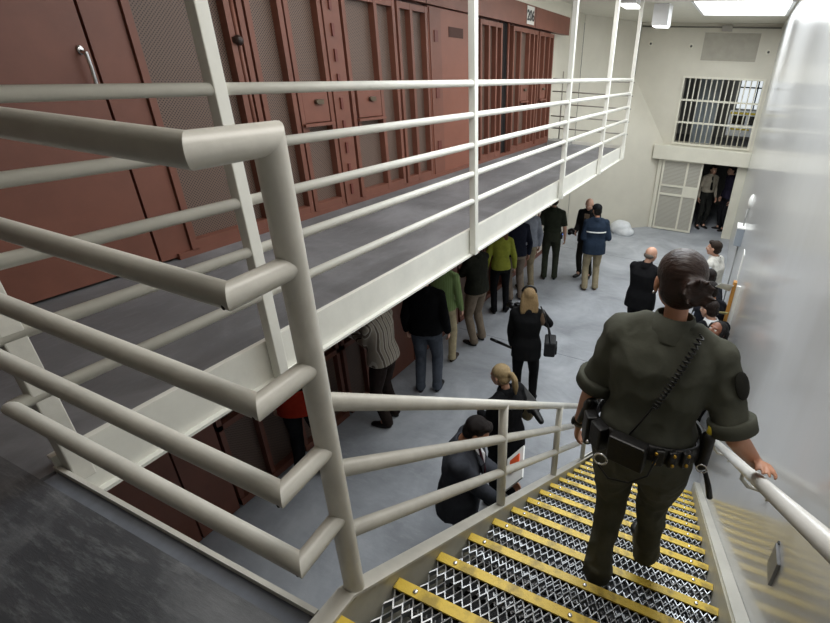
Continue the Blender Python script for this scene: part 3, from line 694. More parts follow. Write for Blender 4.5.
    for s, sg in (('L', -1), ('R', 1)):
        sl = 1.0
        b.chain([sh[s], sh[s].lerp(el[s], 0.5), el[s], el[s].lerp(wr[s], 0.3), wr[s]], [0.024*S_*sl, 0.0235*S_, 0.0215*S_, 0.0215*S_, 0.0145*S_])
        d = (wr[s]-el[s]).normalized()
        if handdir and s in handdir: d = Vector(handdir[s]).normalized()
        pn = Vector((palms or {}).get(s, (-sg, 0.15, 0.05)))
        c_ = (curl or {}).get(s, 0.55)
        ac = d.cross((pn-d*pn.dot(d)).normalized())
        # thumb points forward/up when the palm faces inward
        side_ = 1 if ac.dot(Vector((0, 1, 0.6))) > 0 else -1
        hand(b, wr[s], d, pn, side_, S_/1.75*(0.9 if fem else 1), c_)
        b.chain([hip[s], kn[s], an[s], an[s]+Vector((0, 0.05, -0.02))], [0.042*S_, 0.028*S_, 0.022*S_, 0.02*S_])
    lipc = hp(0, 0.095, -0.056)
    body = blob(b, 'body', [mat_s, LIPS], root, hv, 2, matfn=lambda c: 1 if ((c-lipc).length < 0.019*hk and abs((Rh.transposed() @ (c-lipc)).z) < 0.008*hk) else 0)
    # eyes
    for sg in (-1, 1):
        e = MB().ball(hp(sg*0.030, 0.078, 0.004), (0.0125*hk, 0.0085*hk, 0.0085*hk), M3, 10, 8); e.ball(hp(sg*0.030, 0.0835, 0.004), (0.0062*hk, 0.004*hk, 0.0062*hk), M3, 8, 6, 1)
        e.build('eye', [EYEW, EYED], root)
    # ---- hair
    hk_, hcol = hair[0], hair[1]; hm = hairmat(hcol) if hair[0] != 'bun' else mat('hair_pinned', hcol, 0.42, var=0.5, vscale=14, stretch=(1, 9, 9), bump=0.35, bscale=14, spec=0.35); h = MB()
    if hk_ != 'bald':
        h.ball(hp(0, -0.026, 0.042), (0.084*hk, 0.094*hk, 0.083*hk), M3, 20, 14)
        h.ball(hp(0, -0.050, -0.01), (0.078*hk, 0.062*hk, 0.072*hk), M3, 18, 12)
        if hk_ in ('short', 'cap'):
            h.ball(hp(0, 0.045, 0.09), (0.06*hk, 0.04*hk, 0.028*hk), M3)
        if hk_ == 'long':
            for i in range(7):
                a = (i-3)/3; x = a*0.072
                h.chain([hp(x, -0.05-0.02*cos(a*1.4), 0.03), hp(x*1.15, -0.075, -0.07), hp(x*1.2, -0.085, -0.17), hp(x*0.95, -0.08, -0.27+0.03*abs(a))], [0.034*hk, 0.036*hk, 0.032*hk, 0.014*hk], 10)
            for sg in (-1, 1): h.chain([hp(sg*0.074, 0.02, 0.05), hp(sg*0.084, 0.01, -0.05), hp(sg*0.088, -0.01, -0.16)], [0.02*hk, 0.022*hk, 0.012*hk], 10)
        if hk_ == 'ponytail':
            h.chain([hp(0, -0.11, 0.035), hp(0, -0.145, 0.03), hp(0, -0.165, -0.03), hp(0, -0.155, -0.11), hp(0.005, -0.14, -0.18)], [0.022*hk, 0.026*hk, 0.032*hk, 0.028*hk, 0.010*hk], 12)
        if hk_ == 'bun':
            h.ball(hp(0.02, -0.12, 0.005), (0.05*hk, 0.04*hk, 0.042*hk), M3)
            for i in range(9):
                a = i*0.7; h.chain([hp(0.02+0.03*cos(a), -0.13, 0.005+0.03*sin(a)), hp(0.02+0.05*cos(a+0.4), -0.155-0.01*(i % 3), 0.005+0.045*sin(a+0.4))], [0.016*hk, 0.007*hk], 8)
    else:
        h.ball(hp(0, -0.05, -0.015), (0.079*hk, 0.062*hk, 0.045*hk), M3, 18, 12)
    ho = blob(h, 'hair', hm, root, min(voxel, 0.009), 2, 0.0015 if hk_ == 'bun' else 0.004, (60, 60, 8), seed=seed)
    if hk_ == 'cap':
        cpm = fab('cap_cloth', '1b1b1e'); c_ = MB(); c_.ball(hp(0, -0.012, 0.058), (0.09*hk, 0.106*hk, 0.078*hk), M3, 20, 12); c_.ball(hp(0, 0.11, 0.058), (0.062*hk, 0.055*hk, 0.008*hk), M3)
        blob(c_, 'cap', cpm, root, 0.008, 2)
    # ---- trousers
    bk = bulk; t = MB(); X = lambda c, rx, ry: t.ring(c, rt, fwd, rx*S_*bk, ry*S_*bk, 20, 2.3)
    t.loft([X(pc-up*0.045*S_, 0.082, 0.062), X(pc, 0.1, 0.072), X(at(0.045), 0.096, 0.068), X(at(0.085), 0.086, 0.062)])
    for s in 'LR':
        m_ = kn[s].lerp(an[s], 0.35)
        t.chain([hip[s], hip[s].lerp(kn[s], 0.45), kn[s], m_, an[s]+Vector((0, -0.01, -0.005))], [0.056*S_*bk, 0.050*S_*bk, 0.038*S_*bk, 0.037*S_*bk, 0.033*S_*bk])
        t.cone(an[s]+Vector((0, -0.012, 0.05)), an[s]+Vector((0, -0.008, -0.022*S_)), 0.033*S_*bk, 0.037*S_*bk)
    blob(t, 'trousers', fab('cloth_'+legs, legs), root, voxel, 3, fold*1.2, (8, 8, 5), seed=seed+3)
    # ---- shoes
    sm_ = mat('shoe_'+shoe, shoe, 0.35)
    for s in 'LR':
        f = feet[s]; R = Matrix.Rotation(f[3], 3, 'Z') @ Matrix.Rotation(-(f[4] if len(f) > 4 else 0), 3, 'X'); q = MB(); a0 = Vector((an[s].x, an[s].y, an[s].z-0.052*S_))
        g = lambda y, z: a0+R @ Vector((0, y*S_/1.75, z*S_/1.75))
        q.ball(g(0.0, 0.04), (0.036*hk, 0.045*hk, 0.045*hk), R); q.ball(g(0.08, 0.032), (0.043*hk, 0.085*hk, 0.033*hk), R); q.ball(g(0.15, 0.026), (0.046*hk, 0.055*hk, 0.026*hk), R); q.ball(g(-0.015, 0.02), (0.036*hk, 0.036*hk, 0.022*hk), R)
        q.ball(g(0.07, 0.008), (0.044*hk, 0.125*hk, 0.012*hk), R)
        blob(q, 'shoe', sm_, root, 0.008, 2)
    # ---- upper garment
    g = MB(); X = lambda c, rx, ry, q=2.4: g.ring(c, rt, fwd, rx*S_*bk*(0.94 if fem else 1), ry*S_*bk, 24, q)
    j = 0.01 if topkind == 'jacket' else 0.0
    bot = -0.07 if topkind == 'jacket' else -0.01
    if topkind == 'tucked': bot = 0.062
    wst = 0.084 if fem else 0.09
    rg = [X(at(bot), *((0.100, 0.074) if topkind == 'tucked' else (0.112+j, 0.086+j))), X(at(max(bot+0.02, 0.04)), *((0.1, 0.074) if topkind == 'tucked' else (0.108+j, 0.082+j))), X(at(0.11), wst+0.004+j, 0.064+j), X(at(0.18), 0.1+j, 0.070+j), X(at(0.235), 0.108+j, 0.070+j), X(at(0.275), 0.106+j, 0.058), X(at(0.302), 0.078, 0.045), X(at(0.318), 0.045, 0.04), X(at(0.326), 0.034, 0.034)]
    g.loft(rg)
    if fem:
        for sg in (-1, 1): g.ball(at(0.205, sg*0.045, 0.048), 0.042*S_)
    for s in 'LR':
        g.chain([nb-up*0.012*S_, nb.lerp(sh[s], 0.5)+up*0.004*S_, sh[s]], [0.034*S_, 0.034*S_, 0.034*S_])
        r1 = 0.036*S_*bk+j*0.6; r2 = 0.031*S_*bk+j*0.6
        g.ball(sh[s], (r1*1.05, r1*1.1, r1))
        if sleeve == 'long': g.chain([sh[s], sh[s].lerp(el[s], 0.5), el[s], el[s].lerp(wr[s], 0.5), el[s].lerp(wr[s], 0.93)], [r1, r1*0.93, r2, r2*0.9, 0.023*S_*bk+j*0.5])
        else:
            e_ = sh[s].lerp(el[s], 0.86); g.chain([sh[s], sh[s].lerp(el[s], 0.5)], [r1, r1*0.98]); g.cone(sh[s].lerp(el[s], 0.4), e_, r1*0.98, r1*1.0, 18)
    tm = top if not isinstance(top, str) else fab('cloth_'+top, top)
    go = blob(g, {'jacket': 'jacket', 'tucked': 'shirt', 'shirt': 'shirt'}[topkind], tm, root, voxel, 3, fold, (8, 8, 6), seed=seed)
    # collar
    cl = MB(); tie = topkind == 'jacket' and hands.get('tie'); ch_ = 0.024 if tie else 0.018
    fr_ = Vector((0, 0.006, 0))*S_
    RR = lambda dz, r: cl.ring(nb+up*dz*S_+fr_*(dz*20), rt, fwd, r*S_*(0.92 if fem else 1), r*S_*(0.92 if fem else 1), 24)
    cl.loft([RR(-0.016, 0.056), RR(0.0, 0.053), RR(ch_+0.008, 0.041), RR(ch_+0.008, 0.037), RR(-0.01, 0.042)], False)
    cl.build('collar', fab('collar_white', 'e6e6e6') if tie else tm, root)
    root['_'] = 0; del root['_']
    return dict(root=root, hp=hp, wr=wr, el=el, sh=sh, at=at, pc=pc, up=up, rt=rt, fwd=fwd, H=S_, nb=nb, hk=hk, Rh=Rh, an=an, kn=kn, hip=hip)
def worldto(P, v):   # world point to the person's local frame
    r = P['root']; return Matrix.Rotation(-r.rotation_euler.z, 3, 'Z') @ (Vector(v)-r.location)
def placed(P, v):    # local to world
    r = P['root']; return Matrix.Rotation(r.rotation_euler.z, 3, 'Z') @ Vector(v)+r.location
def striped(name, cols, period, axis):
    m = mat(name, cols[0], 0.85); nt = m.node_tree; N = nt.nodes; L = nt.links
    tc = N.new('ShaderNodeTexCoord'); w_ = N.new('ShaderNodeTexWave'); w_.inputs['Scale'].default_value = period; w_.bands_direction = axis; w_.inputs['Distortion'].default_value = 0.0; w_.inputs['Detail'].default_value = 0
    L.new(tc.outputs['Object'], w_.inputs[0]); r = N.new('ShaderNodeValToRGB'); e = r.color_ramp.elements; r.color_ramp.interpolation = 'CONSTANT'
    e[0].color = srgb(cols[0]); e[1].color = srgb(cols[1]); e[1].position = 0.5
    if len(cols) > 2: x = e.new(0.8); x.color = srgb(cols[2])
    L.new(w_.outputs['Fac'], r.inputs[0]); L.new(r.outputs[0], N['Principled BSDF'].inputs['Base Color']); return m
def camera_obj(P, p, label, lens=0.1, d=(0, 1, 0), k=1.0):
    w0 = placed(P, p); e = empty('camera_body', w0, label, 'camera', None, P['root'].rotation_euler.z)
    e.name = 'photo_camera'
    m = MB(); m.box((-0.07*k, -0.03*k, -0.045*k), (0.07*k, 0.03*k, 0.045*k)); m.box((-0.03*k, -0.03*k, 0.04*k), (0.03*k, 0.035*k, 0.07*k)); m.box((0.045*k, -0.03*k, -0.05*k), (0.075*k, 0.045*k, 0.045*k)); m.build('body', black, e, 0.006)
    l_ = MB().cone((-0.005, 0.025, 0), (-0.005, 0.05, 0), 0.036*k, 0.036*k, 20).cone((-0.005, 0.05, 0), (-0.005, 0.05+lens, 0), 0.033*k, 0.040*k, 20); l_.build('lens', black, e)
    MB().cone((-0.005, 0.05+lens, 0), (-0.005, 0.052+lens, 0), 0.034*k, 0.034*k, 20).build('front_glass', glassm, e)
    return e
def strap(pts, wdt, m, par, name='strap'):
    mb = MB(); pts = [Vector(p) for p in pts]
    mb.tube(pts, wdt, 8); return mb.build(name, m, par)

GC = 'people lined up at the lower cells'
# --- the officer on the stairs
OH = 1.63; OL = Vector((-0.07, 1.42, Z0-3*DZ))
oz = OL.z
def ow(x, y, z): return Vector((x-OL.x, y-OL.y, z-oz))
olive = fab('olive_uniform', '4f5047', var=0.18, vscale=5, bump=0.5, bscale=14)
oliv2 = fab('olive_trousers', '3d3f35', var=0.18, vscale=5, bump=0.5, bscale=14)
hz0 = 0.512*OH
O = person('officer in olive green uniform walking down the stairs, one hand on the wall rail', (OL.x, OL.y), 0, OH, True,
    feet={'L': (-0.075, 0.03, 0.0, 0.12), 'R': (0.10, 0.27, -DZ+0.0, 0.35)}, pel=(0.0, -0.03, (-1.235-oz)-hz0), lean=0.10, side=0.03, hyaw=0.35, hpitch=0.16, hroll=0.0,
    hands={'L': ow(-0.335, 1.50, -1.285), 'R': ow(0.315, 1.50, -1.215)}, elbhint={'L': Vector((-0.3, -1, 0)), 'R': Vector((-0.1, -1, -0.2))},
    handdir={'R': (0.10, -0.72, 0.62*1.0), 'L': (-0.12, 0.25, -0.9)}, palms={'R': (0.0, -0.5, -0.9), 'L': (0.9, 0.2, 0)}, curl={'R': 0.35, 'L': 0.45},
    skin='tan', hair=('bun', '2a1b15'), top=olive, topkind='tucked', sleeve='short', legs='54544b', shoe='101010', z0=oz, voxel=0.008, hv=0.0055, fold=0.018, bulk=1.09, spine=0.955, seed=4)
R_ = O['root']
pcO = O['pc']
def brow(h, k=1.0, rx=0.1, ry=0.078):     # point set round the waist at height h
    return [pcO+O['up']*h+O['rt']*cos(a)*rx*OH*1.09*k+O['fwd']*sin(a)*ry*OH*1.09*k for a in [i*2*pi/40 for i in range(40)]]
bt = MB(); hb0 = 0.055*OH
c_ = pcO+O['up']*(hb0+0.01)
e1 = lambda r, dz: bt.ring(c_+O['up']*dz, O['rt'], O['fwd'], (0.1*OH*1.09+r), (0.075*OH*1.09+r), 32, 2.3)
bt.loft([e1(0.004, -0.028), e1(0.017, -0.028), e1(0.017, 0.028), e1(0.004, 0.028)], False)
belt = bt.build('duty_belt', leather, R_)
def bp(a, dz=0, out=0.0):                 # a: angle, 0 right side, -90 back
    a = radians(a); return c_+O['up']*dz+O['rt']*cos(a)*(0.1*OH*1.09+0.017+out)+O['fwd']*sin(a)*(0.075*OH*1.09+0.017+out)
def pouch(a, dz, sx, sz, sy, m=leather, name='pouch', par=R_, bev=0.006):
    p = bp(a, dz, sy*0.5); nx = radians(a+90); M = Matrix.Translation(p) @ Matrix.Rotation(nx, 4, 'Z')
    return MB().box((-sx/2, -sy/2, -sz/2), (sx/2, sy/2, sz/2), 0, M).build(name, m, par, bev)
pouch(-100, -0.005, 0.125, 0.10, 0.045); pouch(-132, -0.01, 0.06, 0.095, 0.04); pouch(-150, -0.02, 0.05, 0.12, 0.04)
pouch(-60, 0.0, 0.03, 0.065, 0.02, name='belt_keeper'); pouch(-72, 0.0, 0.03, 0.065, 0.02, name='belt_keeper'); pouch(-46, 0.0, 0.03, 0.065, 0.02, name='belt_keeper')
for a in (-76, -60, -46):
    for dz in (-0.018, 0.02): MB().ball(bp(a, dz, 0.021), 0.0065).build('snap', gold, R_)
MB().ball(bp(-138, -0.05, 0.042), 0.007).build('snap', bolt, R_)
# holster and baton on the left hip, pouch with yellow tip on the right hip
h = MB(); p = bp(178, -0.02, 0.012); h.chain([p+Vector((0, 0, 0.03)), p+Vector((0.0, 0, -0.04)), p+Vector((0, 0.01, -0.14))], [0.032, 0.03, 0.022]); h.chain([p+Vector((0, -0.01, 0.05)), p+Vector((-0.005, -0.04, 0.03))], [0.017, 0.013])
blob(h, 'holster', leather, R_, 0.009, 2)
h = MB(); p = bp(-168, 0.0, 0.02); h.chain([p+Vector((0.0, 0, 0.05)), p+Vector((-0.03, 0.02, -0.06))], [0.015, 0.013]); blob(h, 'baton_holder', leather, R_, 0.008, 2)
h = MB(); p = bp(-18, 0.02, 0.012); h.chain([p+Vector((0, 0, 0.05)), p+Vector((0, 0, -0.07))], [0.024, 0.022]); blob(h, 'radio_pouch', leather, R_, 0.009, 2)
MB().cone(p+Vector((0, 0, 0.06)), p+Vector((0, 0.0, 0.095)), 0.013, 0.010, 12).build('yellow_cap', mat('yellow_cap', 'd9c12c', 0.4), R_)
# key ring and strap, cuff ring, hanging cord
def ringmesh(c, r, rr, M=None):
    mb = MB(); pts = [Vector(c)+((M or Matrix.Identity(3)) @ Vector((cos(i/16*2*pi)*r, 0, sin(i/16*2*pi)*r))) for i in range(17)]; return mb.tube(pts, rr, 8)
ringmesh(bp(-118, -0.065, 0.05), 0.022, 0.0045).build('cuff_ring', bolt, R_)
ringmesh(bp(-30, -0.03, 0.035), 0.016, 0.003).build('key_ring', bolt, R_)
p = bp(-24, -0.05, 0.04); MB().tube([p, p+Vector((0.02, 0, -0.05)), p+Vector((0.035, 0, -0.10))], [0.008, 0.010, 0.011], 8).build('key_strap', leather, R_)
MB().tube([bp(-75, 0.02, 0.03), bp(-80, -0.05, 0.05), bp(-92, -0.10, 0.05), bp(-108, -0.12, 0.05), bp(-120, -0.09, 0.05)], 0.0035, 8).build('cord', black, R_)
# coiled microphone cord across the back (a real helix), running up to the right shoulder
def backp(px, py, Y): return worldto(O, onY(px, py, Y))
BY = 1.33
a_ = backp(703, 333, 1.38); b_ = backp(655, 405, 1.292); cc_ = backp(628, 436, 1.285)
cm = MB(); pts = []
for i in range(230):
    t = i/229; c0 = a_.lerp(b_, t)+Vector((0, -0.016-0.024*sin(t*pi), 0)); d = (b_-a_).normalized(); ex = d.orthogonal().normalized(); ey = d.cross(ex); an_ = t*2*pi*19
    pts.append(c0+ex*cos(an_)*0.0085+ey*sin(an_)*0.0085)
cm.tube(pts, 0.003, 6).tube([b_, b_.lerp(cc_, 0.5)+Vector((0, -0.006, 0)), cc_], 0.0035, 8); cm.build('coiled_cord', black, R_)
# shoulder patch and chest microphone, watch, earring, rolled cuffs
shR = O['sh']['R']; elR = O['el']['R']; dR = (elR-shR).normalized(); outv = Vector((0.85, -0.5, 0.15)); outv = (outv-dR*outv.dot(dR)).normalized()
pm = MB(); pcn = shR.lerp(elR, 0.33)+outv*0.064; M = Matrix((dR.cross(outv), outv, -dR)).transposed()
pm.ball(pcn, (0.036, 0.009, 0.046), M, 20, 8); pm.build('shoulder_patch', fab('patch_dark', '23231f'), R_)
for s in 'LR':
    a0, b0 = O['sh'][s], O['el'][s]; q = a0.lerp(b0, 0.84); d = (b0-a0).normalized()
    mb = MB(); ex = d.orthogonal().normalized(); ey = d.cross(ex); rr = 0.038*OH*1.09
    mb.loft([mb.ring(q-d*0.024, ex, ey, rr+0.004, rr+0.004, 24), mb.ring(q-d*0.02, ex, ey, rr+0.009, rr+0.009, 24), mb.ring(q+d*0.022, ex, ey, rr+0.008, rr+0.008, 24), mb.ring(q+d*0.022, ex, ey, rr-0.006, rr-0.006, 24)]); mb.build('rolled_cuff', olive, R_)
wl = O['wr']['L']; d = (wl-O['el']['L']).normalized(); ex = d.orthogonal().normalized(); ey = d.cross(ex); q = wl-d*0.02; mb = MB()
mb.loft([mb.ring(q-d*0.012, ex, ey, 0.029, 0.029, 20), mb.ring(q+d*0.012, ex, ey, 0.029, 0.029, 20)]); mb.ball(q+Vector((-0.024, -0.012, 0.0)), (0.01, 0.019, 0.019)); mb.build('wristwatch', mat('watch_dark', '2b2a28', 0.3, 0.4), R_)
MB().ball(O['hp'](-0.083, -0.004, -0.038), 0.0045).build('earring', bolt, R_)
# cargo pocket and seam detail on trousers
# --- people along the lower cells (backs to the camera)
P1 = person('officer in dark green uniform by the cells with a lit radio at the hip', (-3.0, 8.83), radians(18), 1.78, skin='light', hair=('short', '2c241d'), top='2f3328', topkind='tucked', sleeve='short', legs='33362b', shoe='111111', seed=11, bulk=1.05)
rm = MB(); p = Vector((0.20, -0.02, 0.98)); rm.box((p.x-0.02, p.y-0.03, p.z-0.07), (p.x+0.02, p.y+0.03, p.z+0.07)); rm.build('hip_radio', black, P1['root'], 0.005)
MB().box((p.x+0.005, p.y-0.032, p.z+0.02), (p.x+0.021, p.y-0.03, p.z+0.045)).build('radio_display', mat('radio_blue', '3f6bd0', 0.4, emit=1.2), P1['root'])
person('man in grey long-sleeved shirt and khaki trousers facing the cells, next to the green officer', (-3.25, 8.14), radians(40), 1.76, skin='light', hair=('short', '4a3a2c'), top='8b8f98', legs='8d8068', seed=12, bulk=1.05)
person('man in dark navy top between the grey shirt and the yellow-green top', (-3.22, 7.55), radians(45), 1.78, skin='light', hair=('short', '1f1814'), top='1c1e2a', legs='75685c', seed=13, bulk=1.0)
person('woman in yellow-green top and black trousers facing the cells', (-3.25, 6.95), radians(35), 1.68, True, skin='light', hair=('long', '6b4a2c'), top='8f933a', topkind='shirt', legs='121214', shoe='101010', seed=14)
Pb = person('man in dark olive jacket, brown trousers and pale cap, arms folded', (-3.12, 5.83), radians(75), 1.78, lean=0.02, hands={'L': (0.12, 0.22, 1.16), 'R': (-0.12, 0.24, 1.13)}, elbhint={'L': Vector((-1, 0.2, -0.5)), 'R': Vector((1, 0.2, -0.5))}, skin='light', hair=('cap', '3a2c20'), top='25261e', topkind='shirt', legs='7b6e5f', shoe='0e0c0b', seed=15, bulk=1.05)
for ch in Pb['root'].children:
    if ch.name.startswith('cap'): ch.data.materials[0] = fab('cap_pale', 'b9b2a0')
person('person in light green striped shirt and beige trousers close to the cells', (-3.3, 5.15), radians(15), 1.72, skin='light', hair=('short', '4d3b28'), top=striped('green_stripes', ['7c9558', '8aa268'], 14, 'X'), topkind='shirt', legs='b3a585', shoe='3a2a20', seed=16)
person('man in black sweater and dark grey jeans facing the cells', (-3.1, 4.42), radians(22), 1.80, skin='light', hair=('short', '1d1814'), top='0d0d0f', topkind='shirt', legs='4d525b', shoe='0e0e10', seed=17, bulk=1.1)
Ps = person('man in tan and grey vertically striped shirt holding papers, head hidden under the walkway', (-3.18, 3.66), radians(95), 1.78, lean=0.06, hands={'L': (0.0, 0.36, 1.15), 'R': (0.1, 0.34, 1.17)}, curl={'L': 0.5, 'R': 0.5}, skin='light', hair=('short', '3a2d22'), top=striped('tan_stripes', ['a59b8c', 'c8c2b6', '6d6156'], 5, 'X'), topkind='shirt', legs='2b221f', shoe='15100e', seed=18, bulk=1.08)
e = tag(MB().box((-0.10, -0.14, -0.004), (0.10, 0.14, 0.004)).build('notepad', white), 'white notepad held by the man in the striped shirt', 'notepad'); e.location = placed(Ps, (0.05, 0.50, 1.15)); e.rotation_euler = (0.3, 0.1, 1.8)
Pr = person('person in black jacket with a red top showing, by the nearest lower cells', (-3.40, 2.62), radians(35), 1.74, skin='light', hair=('short', '2b211b'), top='141416', topkind='shirt', legs='1a1a1c', shoe='101010', seed=19)
v = MB(); X = lambda c, rx, ry: v.ring(c, Pr['rt'], Pr['fwd'], rx*1.74, ry*1.74, 24, 2.4)
v.loft([X(Pr['at'](-0.03), 0.118, 0.092), X(Pr['at'](0.05), 0.116, 0.09), X(Pr['at'](0.13), 0.108, 0.082)]); blob(v, 'red_top', fab('red_cloth', 'a3301f'), Pr['root'], 0.012, 2)
# --- middle floor
Pc = person('grey-haired man in black jacket holding a camera, facing this way behind the navy jacket', (-2.38, 9.30), radians(172), 1.74, hyaw=0.1, hpitch=0.25, hands={'L': (-0.12, 0.26, 1.12), 'R': (0.16, 0.28, 1.05)}, skin='light', hair=('bald', '8d8a86'), top='1b1a1b', topkind='jacket', legs='26241f', shoe='12100f', seed=21)
MB().poly([Pc['at'](0.29, -0.03, 0.066), Pc['at'](0.29, 0.03, 0.066), Pc['at'](0.12, 0.028, 0.083), Pc['at'](0.12, -0.028, 0.083)], (0, 0.012, 0)).build('shirt_front', fab('shirt_tan', '7c6a58'), Pc['root'])
camera_obj(Pc, (0.2, 0.36, 1.06), 'black camera in the hands of the grey-haired man', 0.08)
Pj = person('man in navy jacket with a white stripe across the back and khaki trousers, dark cap', (-2.08, 8.72), radians(25), 1.74, hyaw=0.2, hands={'L': (-0.15, 0.22, 1.1), 'R': (0.2, 0.2, 1.05)}, skin='tan', hair=('cap', '15120f'), top='25303f', topkind='jacket', legs='968a70', shoe='5c4632', seed=22, bulk=1.08)
sbm = MB()
pts = [Pj['at'](0.185, 0.128*sin(a), -0.094*cos(a)) for a in [(-1.2+i*0.3) for i in range(9)]]
ri = [[sbm.bm.verts.new(Vector(p)+Vector((0, 0, dz))-Pj['fwd']*o_) for dz, o_ in ((-0.012, -0.01), (-0.012, 0.004), (0.012, 0.004), (0.012, -0.01))] for p in pts]
sbm.loft(ri); sbm.build('back_stripe', white, Pj['root'])
# blonde photographer
Pp = person('blonde long-haired woman photographer in black holding a black tube, camera bag at her hip', (-1.83, 4.72), radians(18), 1.67, True, hyaw=0.15, hpitch=0.15, hands={'L': (-0.20, 0.14, 0.76), 'R': (0.05, 0.32, 1.16)}, elbhint={'L': Vector((-1, -0.4, 0)), 'R': Vector((1, -0.3, -0.4))}, skin='light', hair=('long', '8a7250'), top='121213', topkind='jacket', legs='101011', shoe='0e0e0e', seed=23, hv=0.0075)
hb_ = MB(); pts = [Pp['hp'](0.088*cos(a), -0.0, 0.06+0.078*sin(a)) for a in [i*pi/12-0.1 for i in range(13)]]
hb_.tube(pts, 0.013, 10); hb_.build('headband', black, Pp['root'])
wp = placed(Pp, Pp['wr']['L']+Vector((0, 0.03, -0.07)))
tb = empty('monopod', wp, 'short black tube held low by the blonde photographer', 'monopod')
MB().chain([(0.05, -0.02, 0.0), (-0.2, 0.0, 0.03), (-0.30, 0.01, 0.04)], [0.017, 0.02, 0.021], 12).build('tube', black, tb)
strap([(0.04, 0, 0), (0.08, 0.02, 0.08), (0.06, 0.03, 0.15), (0.02, 0.02, 0.04)], 0.005, black, tb, 'wrist_strap')
cp_ = camera_obj(Pp, (-0.16, 0.36, 1.22), 'black camera with strap held in front of the blonde photographer', 0.12, k=1.1); cp_.rotation_euler.z += 0.8
bgp = placed(Pp, (0.29, -0.02, 0.95)); bag = empty('camera_bag', bgp, 'black square camera bag hanging at the blonde photographer\'s right hip', 'bag', None, radians(18))
MB().box((-0.07, -0.12, -0.11), (0.07, 0.12, 0.09)).build('body', mat('bag_nylon', '151517', 0.7, bump=0.3), bag, 0.02)
MB().box((0.07, -0.08, -0.09), (0.09, 0.08, 0.02)).build('front_pocket', mat('bag_nylon', '151517', 0.7), bag, 0.008)
MB().box((0.09, -0.03, -0.05), (0.093, 0.03, -0.03)).build('grey_tab', mat('tab_grey', '8f8f8f', 0.6), bag)
strap([(0, -0.11, 0.08), (-0.03, -0.10, 0.26), (-0.10, -0.06, 0.46), (-0.14, 0.02, 0.50), (-0.06, 0.10, 0.28), (0, 0.11, 0.08)], 0.009, black, bag, 'shoulder_strap')
lp = placed(Pp, (0.17, 0.02, 1.3)); lb = empty('lens_pouch', lp, 'brown-lined black lens pouch on the blonde photographer\'s shoulder', 'pouch')
MB().ball((0, 0, 0), (0.05, 0.07, 0.11)).build('body', black, lb); MB().ball((0.02, -0.03, 0), (0.035, 0.05, 0.09)).build('lining', mat('pouch_tan', '6a5644', 0.8), lb)
# ponytail woman
Pt = person('blonde woman with a ponytail in black jacket carrying a shoulder bag', (-1.38, 3.16), radians(72), 1.66, True, hyaw=0.15, hpitch=0.25, hands={'L': (-0.05, 0.30, 1.02), 'R': (0.20, 0.22, 0.98)}, skin='light', hair=('ponytail', 'a08a66'), top='141416', topkind='jacket', legs='141416', shoe='0e0e0e', seed=24, hv=0.0075)
bgp = placed(Pt, (0.27, 0.02, 1.08)); bag = empty('shoulder_bag', bgp, 'beige and black bag under the ponytail woman\'s arm', 'bag', None, radians(50))
bgm = MB(); bgm.ball((0, 0, -0.02), (0.07, 0.16, 0.13)); blob(bgm, 'body', fab('bag_beige', 'a49a80'), bag, 0.012, 3, 0.008)
bgm = MB(); bgm.box((-0.06, -0.2, 0.05), (0.07, 0.17, 0.12)); bgm.chain([(0, -0.18, 0.08), (0.02, -0.3, 0.02)], [0.04, 0.03]); blob(bgm, 'flap', black, bag, 0.012, 3)
# man in grey suit
Pg = person('dark-haired man in charcoal suit and tie reading papers beside the stair rail', (-1.44, 2.38), radians(-70), 1.70, lean=0.09, hyaw=0.0, hpitch=0.55, hands={'L': (-0.05, 0.38, 1.02), 'R': (0.10, 0.34, 0.92)}, skin='tan', hair=('short', '1c1513'), top='3d3f45', topkind='jacket', legs='33353a', shoe='100e0d', seed=25, bulk=1.12, hv=0.0075)
MB().poly([Pg['at'](0.305, -0.025, 0.05), Pg['at'](0.305, 0.025, 0.05), Pg['at'](0.235, 0.033, 0.095), Pg['at'](0.13, 0.0, 0.098), Pg['at'](0.235, -0.033, 0.095)], (0, 0.012, 0)).build('shirt_front', fab('shirt_white', 'e4e4e6'), Pg['root'])
MB().poly([Pg['at'](0.295, -0.009, 0.068), Pg['at'](0.295, 0.009, 0.068), Pg['at'](0.16, 0.014, 0.107), Pg['at'](0.14, 0.0, 0.107), Pg['at'](0.16, -0.014, 0.107)], (0, 0.01, 0)).build('tie', fab('tie_maroon', '3a1a22'), Pg['root'])
for sg in (-1, 1): MB().poly([Pg['at'](0.31, sg*0.028, 0.045), Pg['at'](0.25, sg*0.062, 0.085), Pg['at'](0.12, sg*0.006, 0.1), Pg['at'](0.235, sg*0.03, 0.098)], (0, 0.012, 0.002)).build('lapel', fab('lapel_grey', '34363b'), Pg['root'])
pw = onZ(515, 468, -2.78)
e = tag(MB().box((-0.11, -0.15, -0.006), (0.11, 0.15, 0.006)).build('papers', white), 'stack of white papers in the hands of the man in the charcoal suit', 'papers'); e.location = pw; e.rotation_euler = (0.2, -0.95, 0.2)
e = tag(MB().box((-0.02, -0.10, -0.004), (0.10, 0.02, 0.004)).build('folder', orange), 'orange folder behind the papers of the man in the charcoal suit', 'folder'); e.location = pw+Vector((-0.05, 0.05, 0.0)); e.rotation_euler = (0.2, -0.95, 0.2)
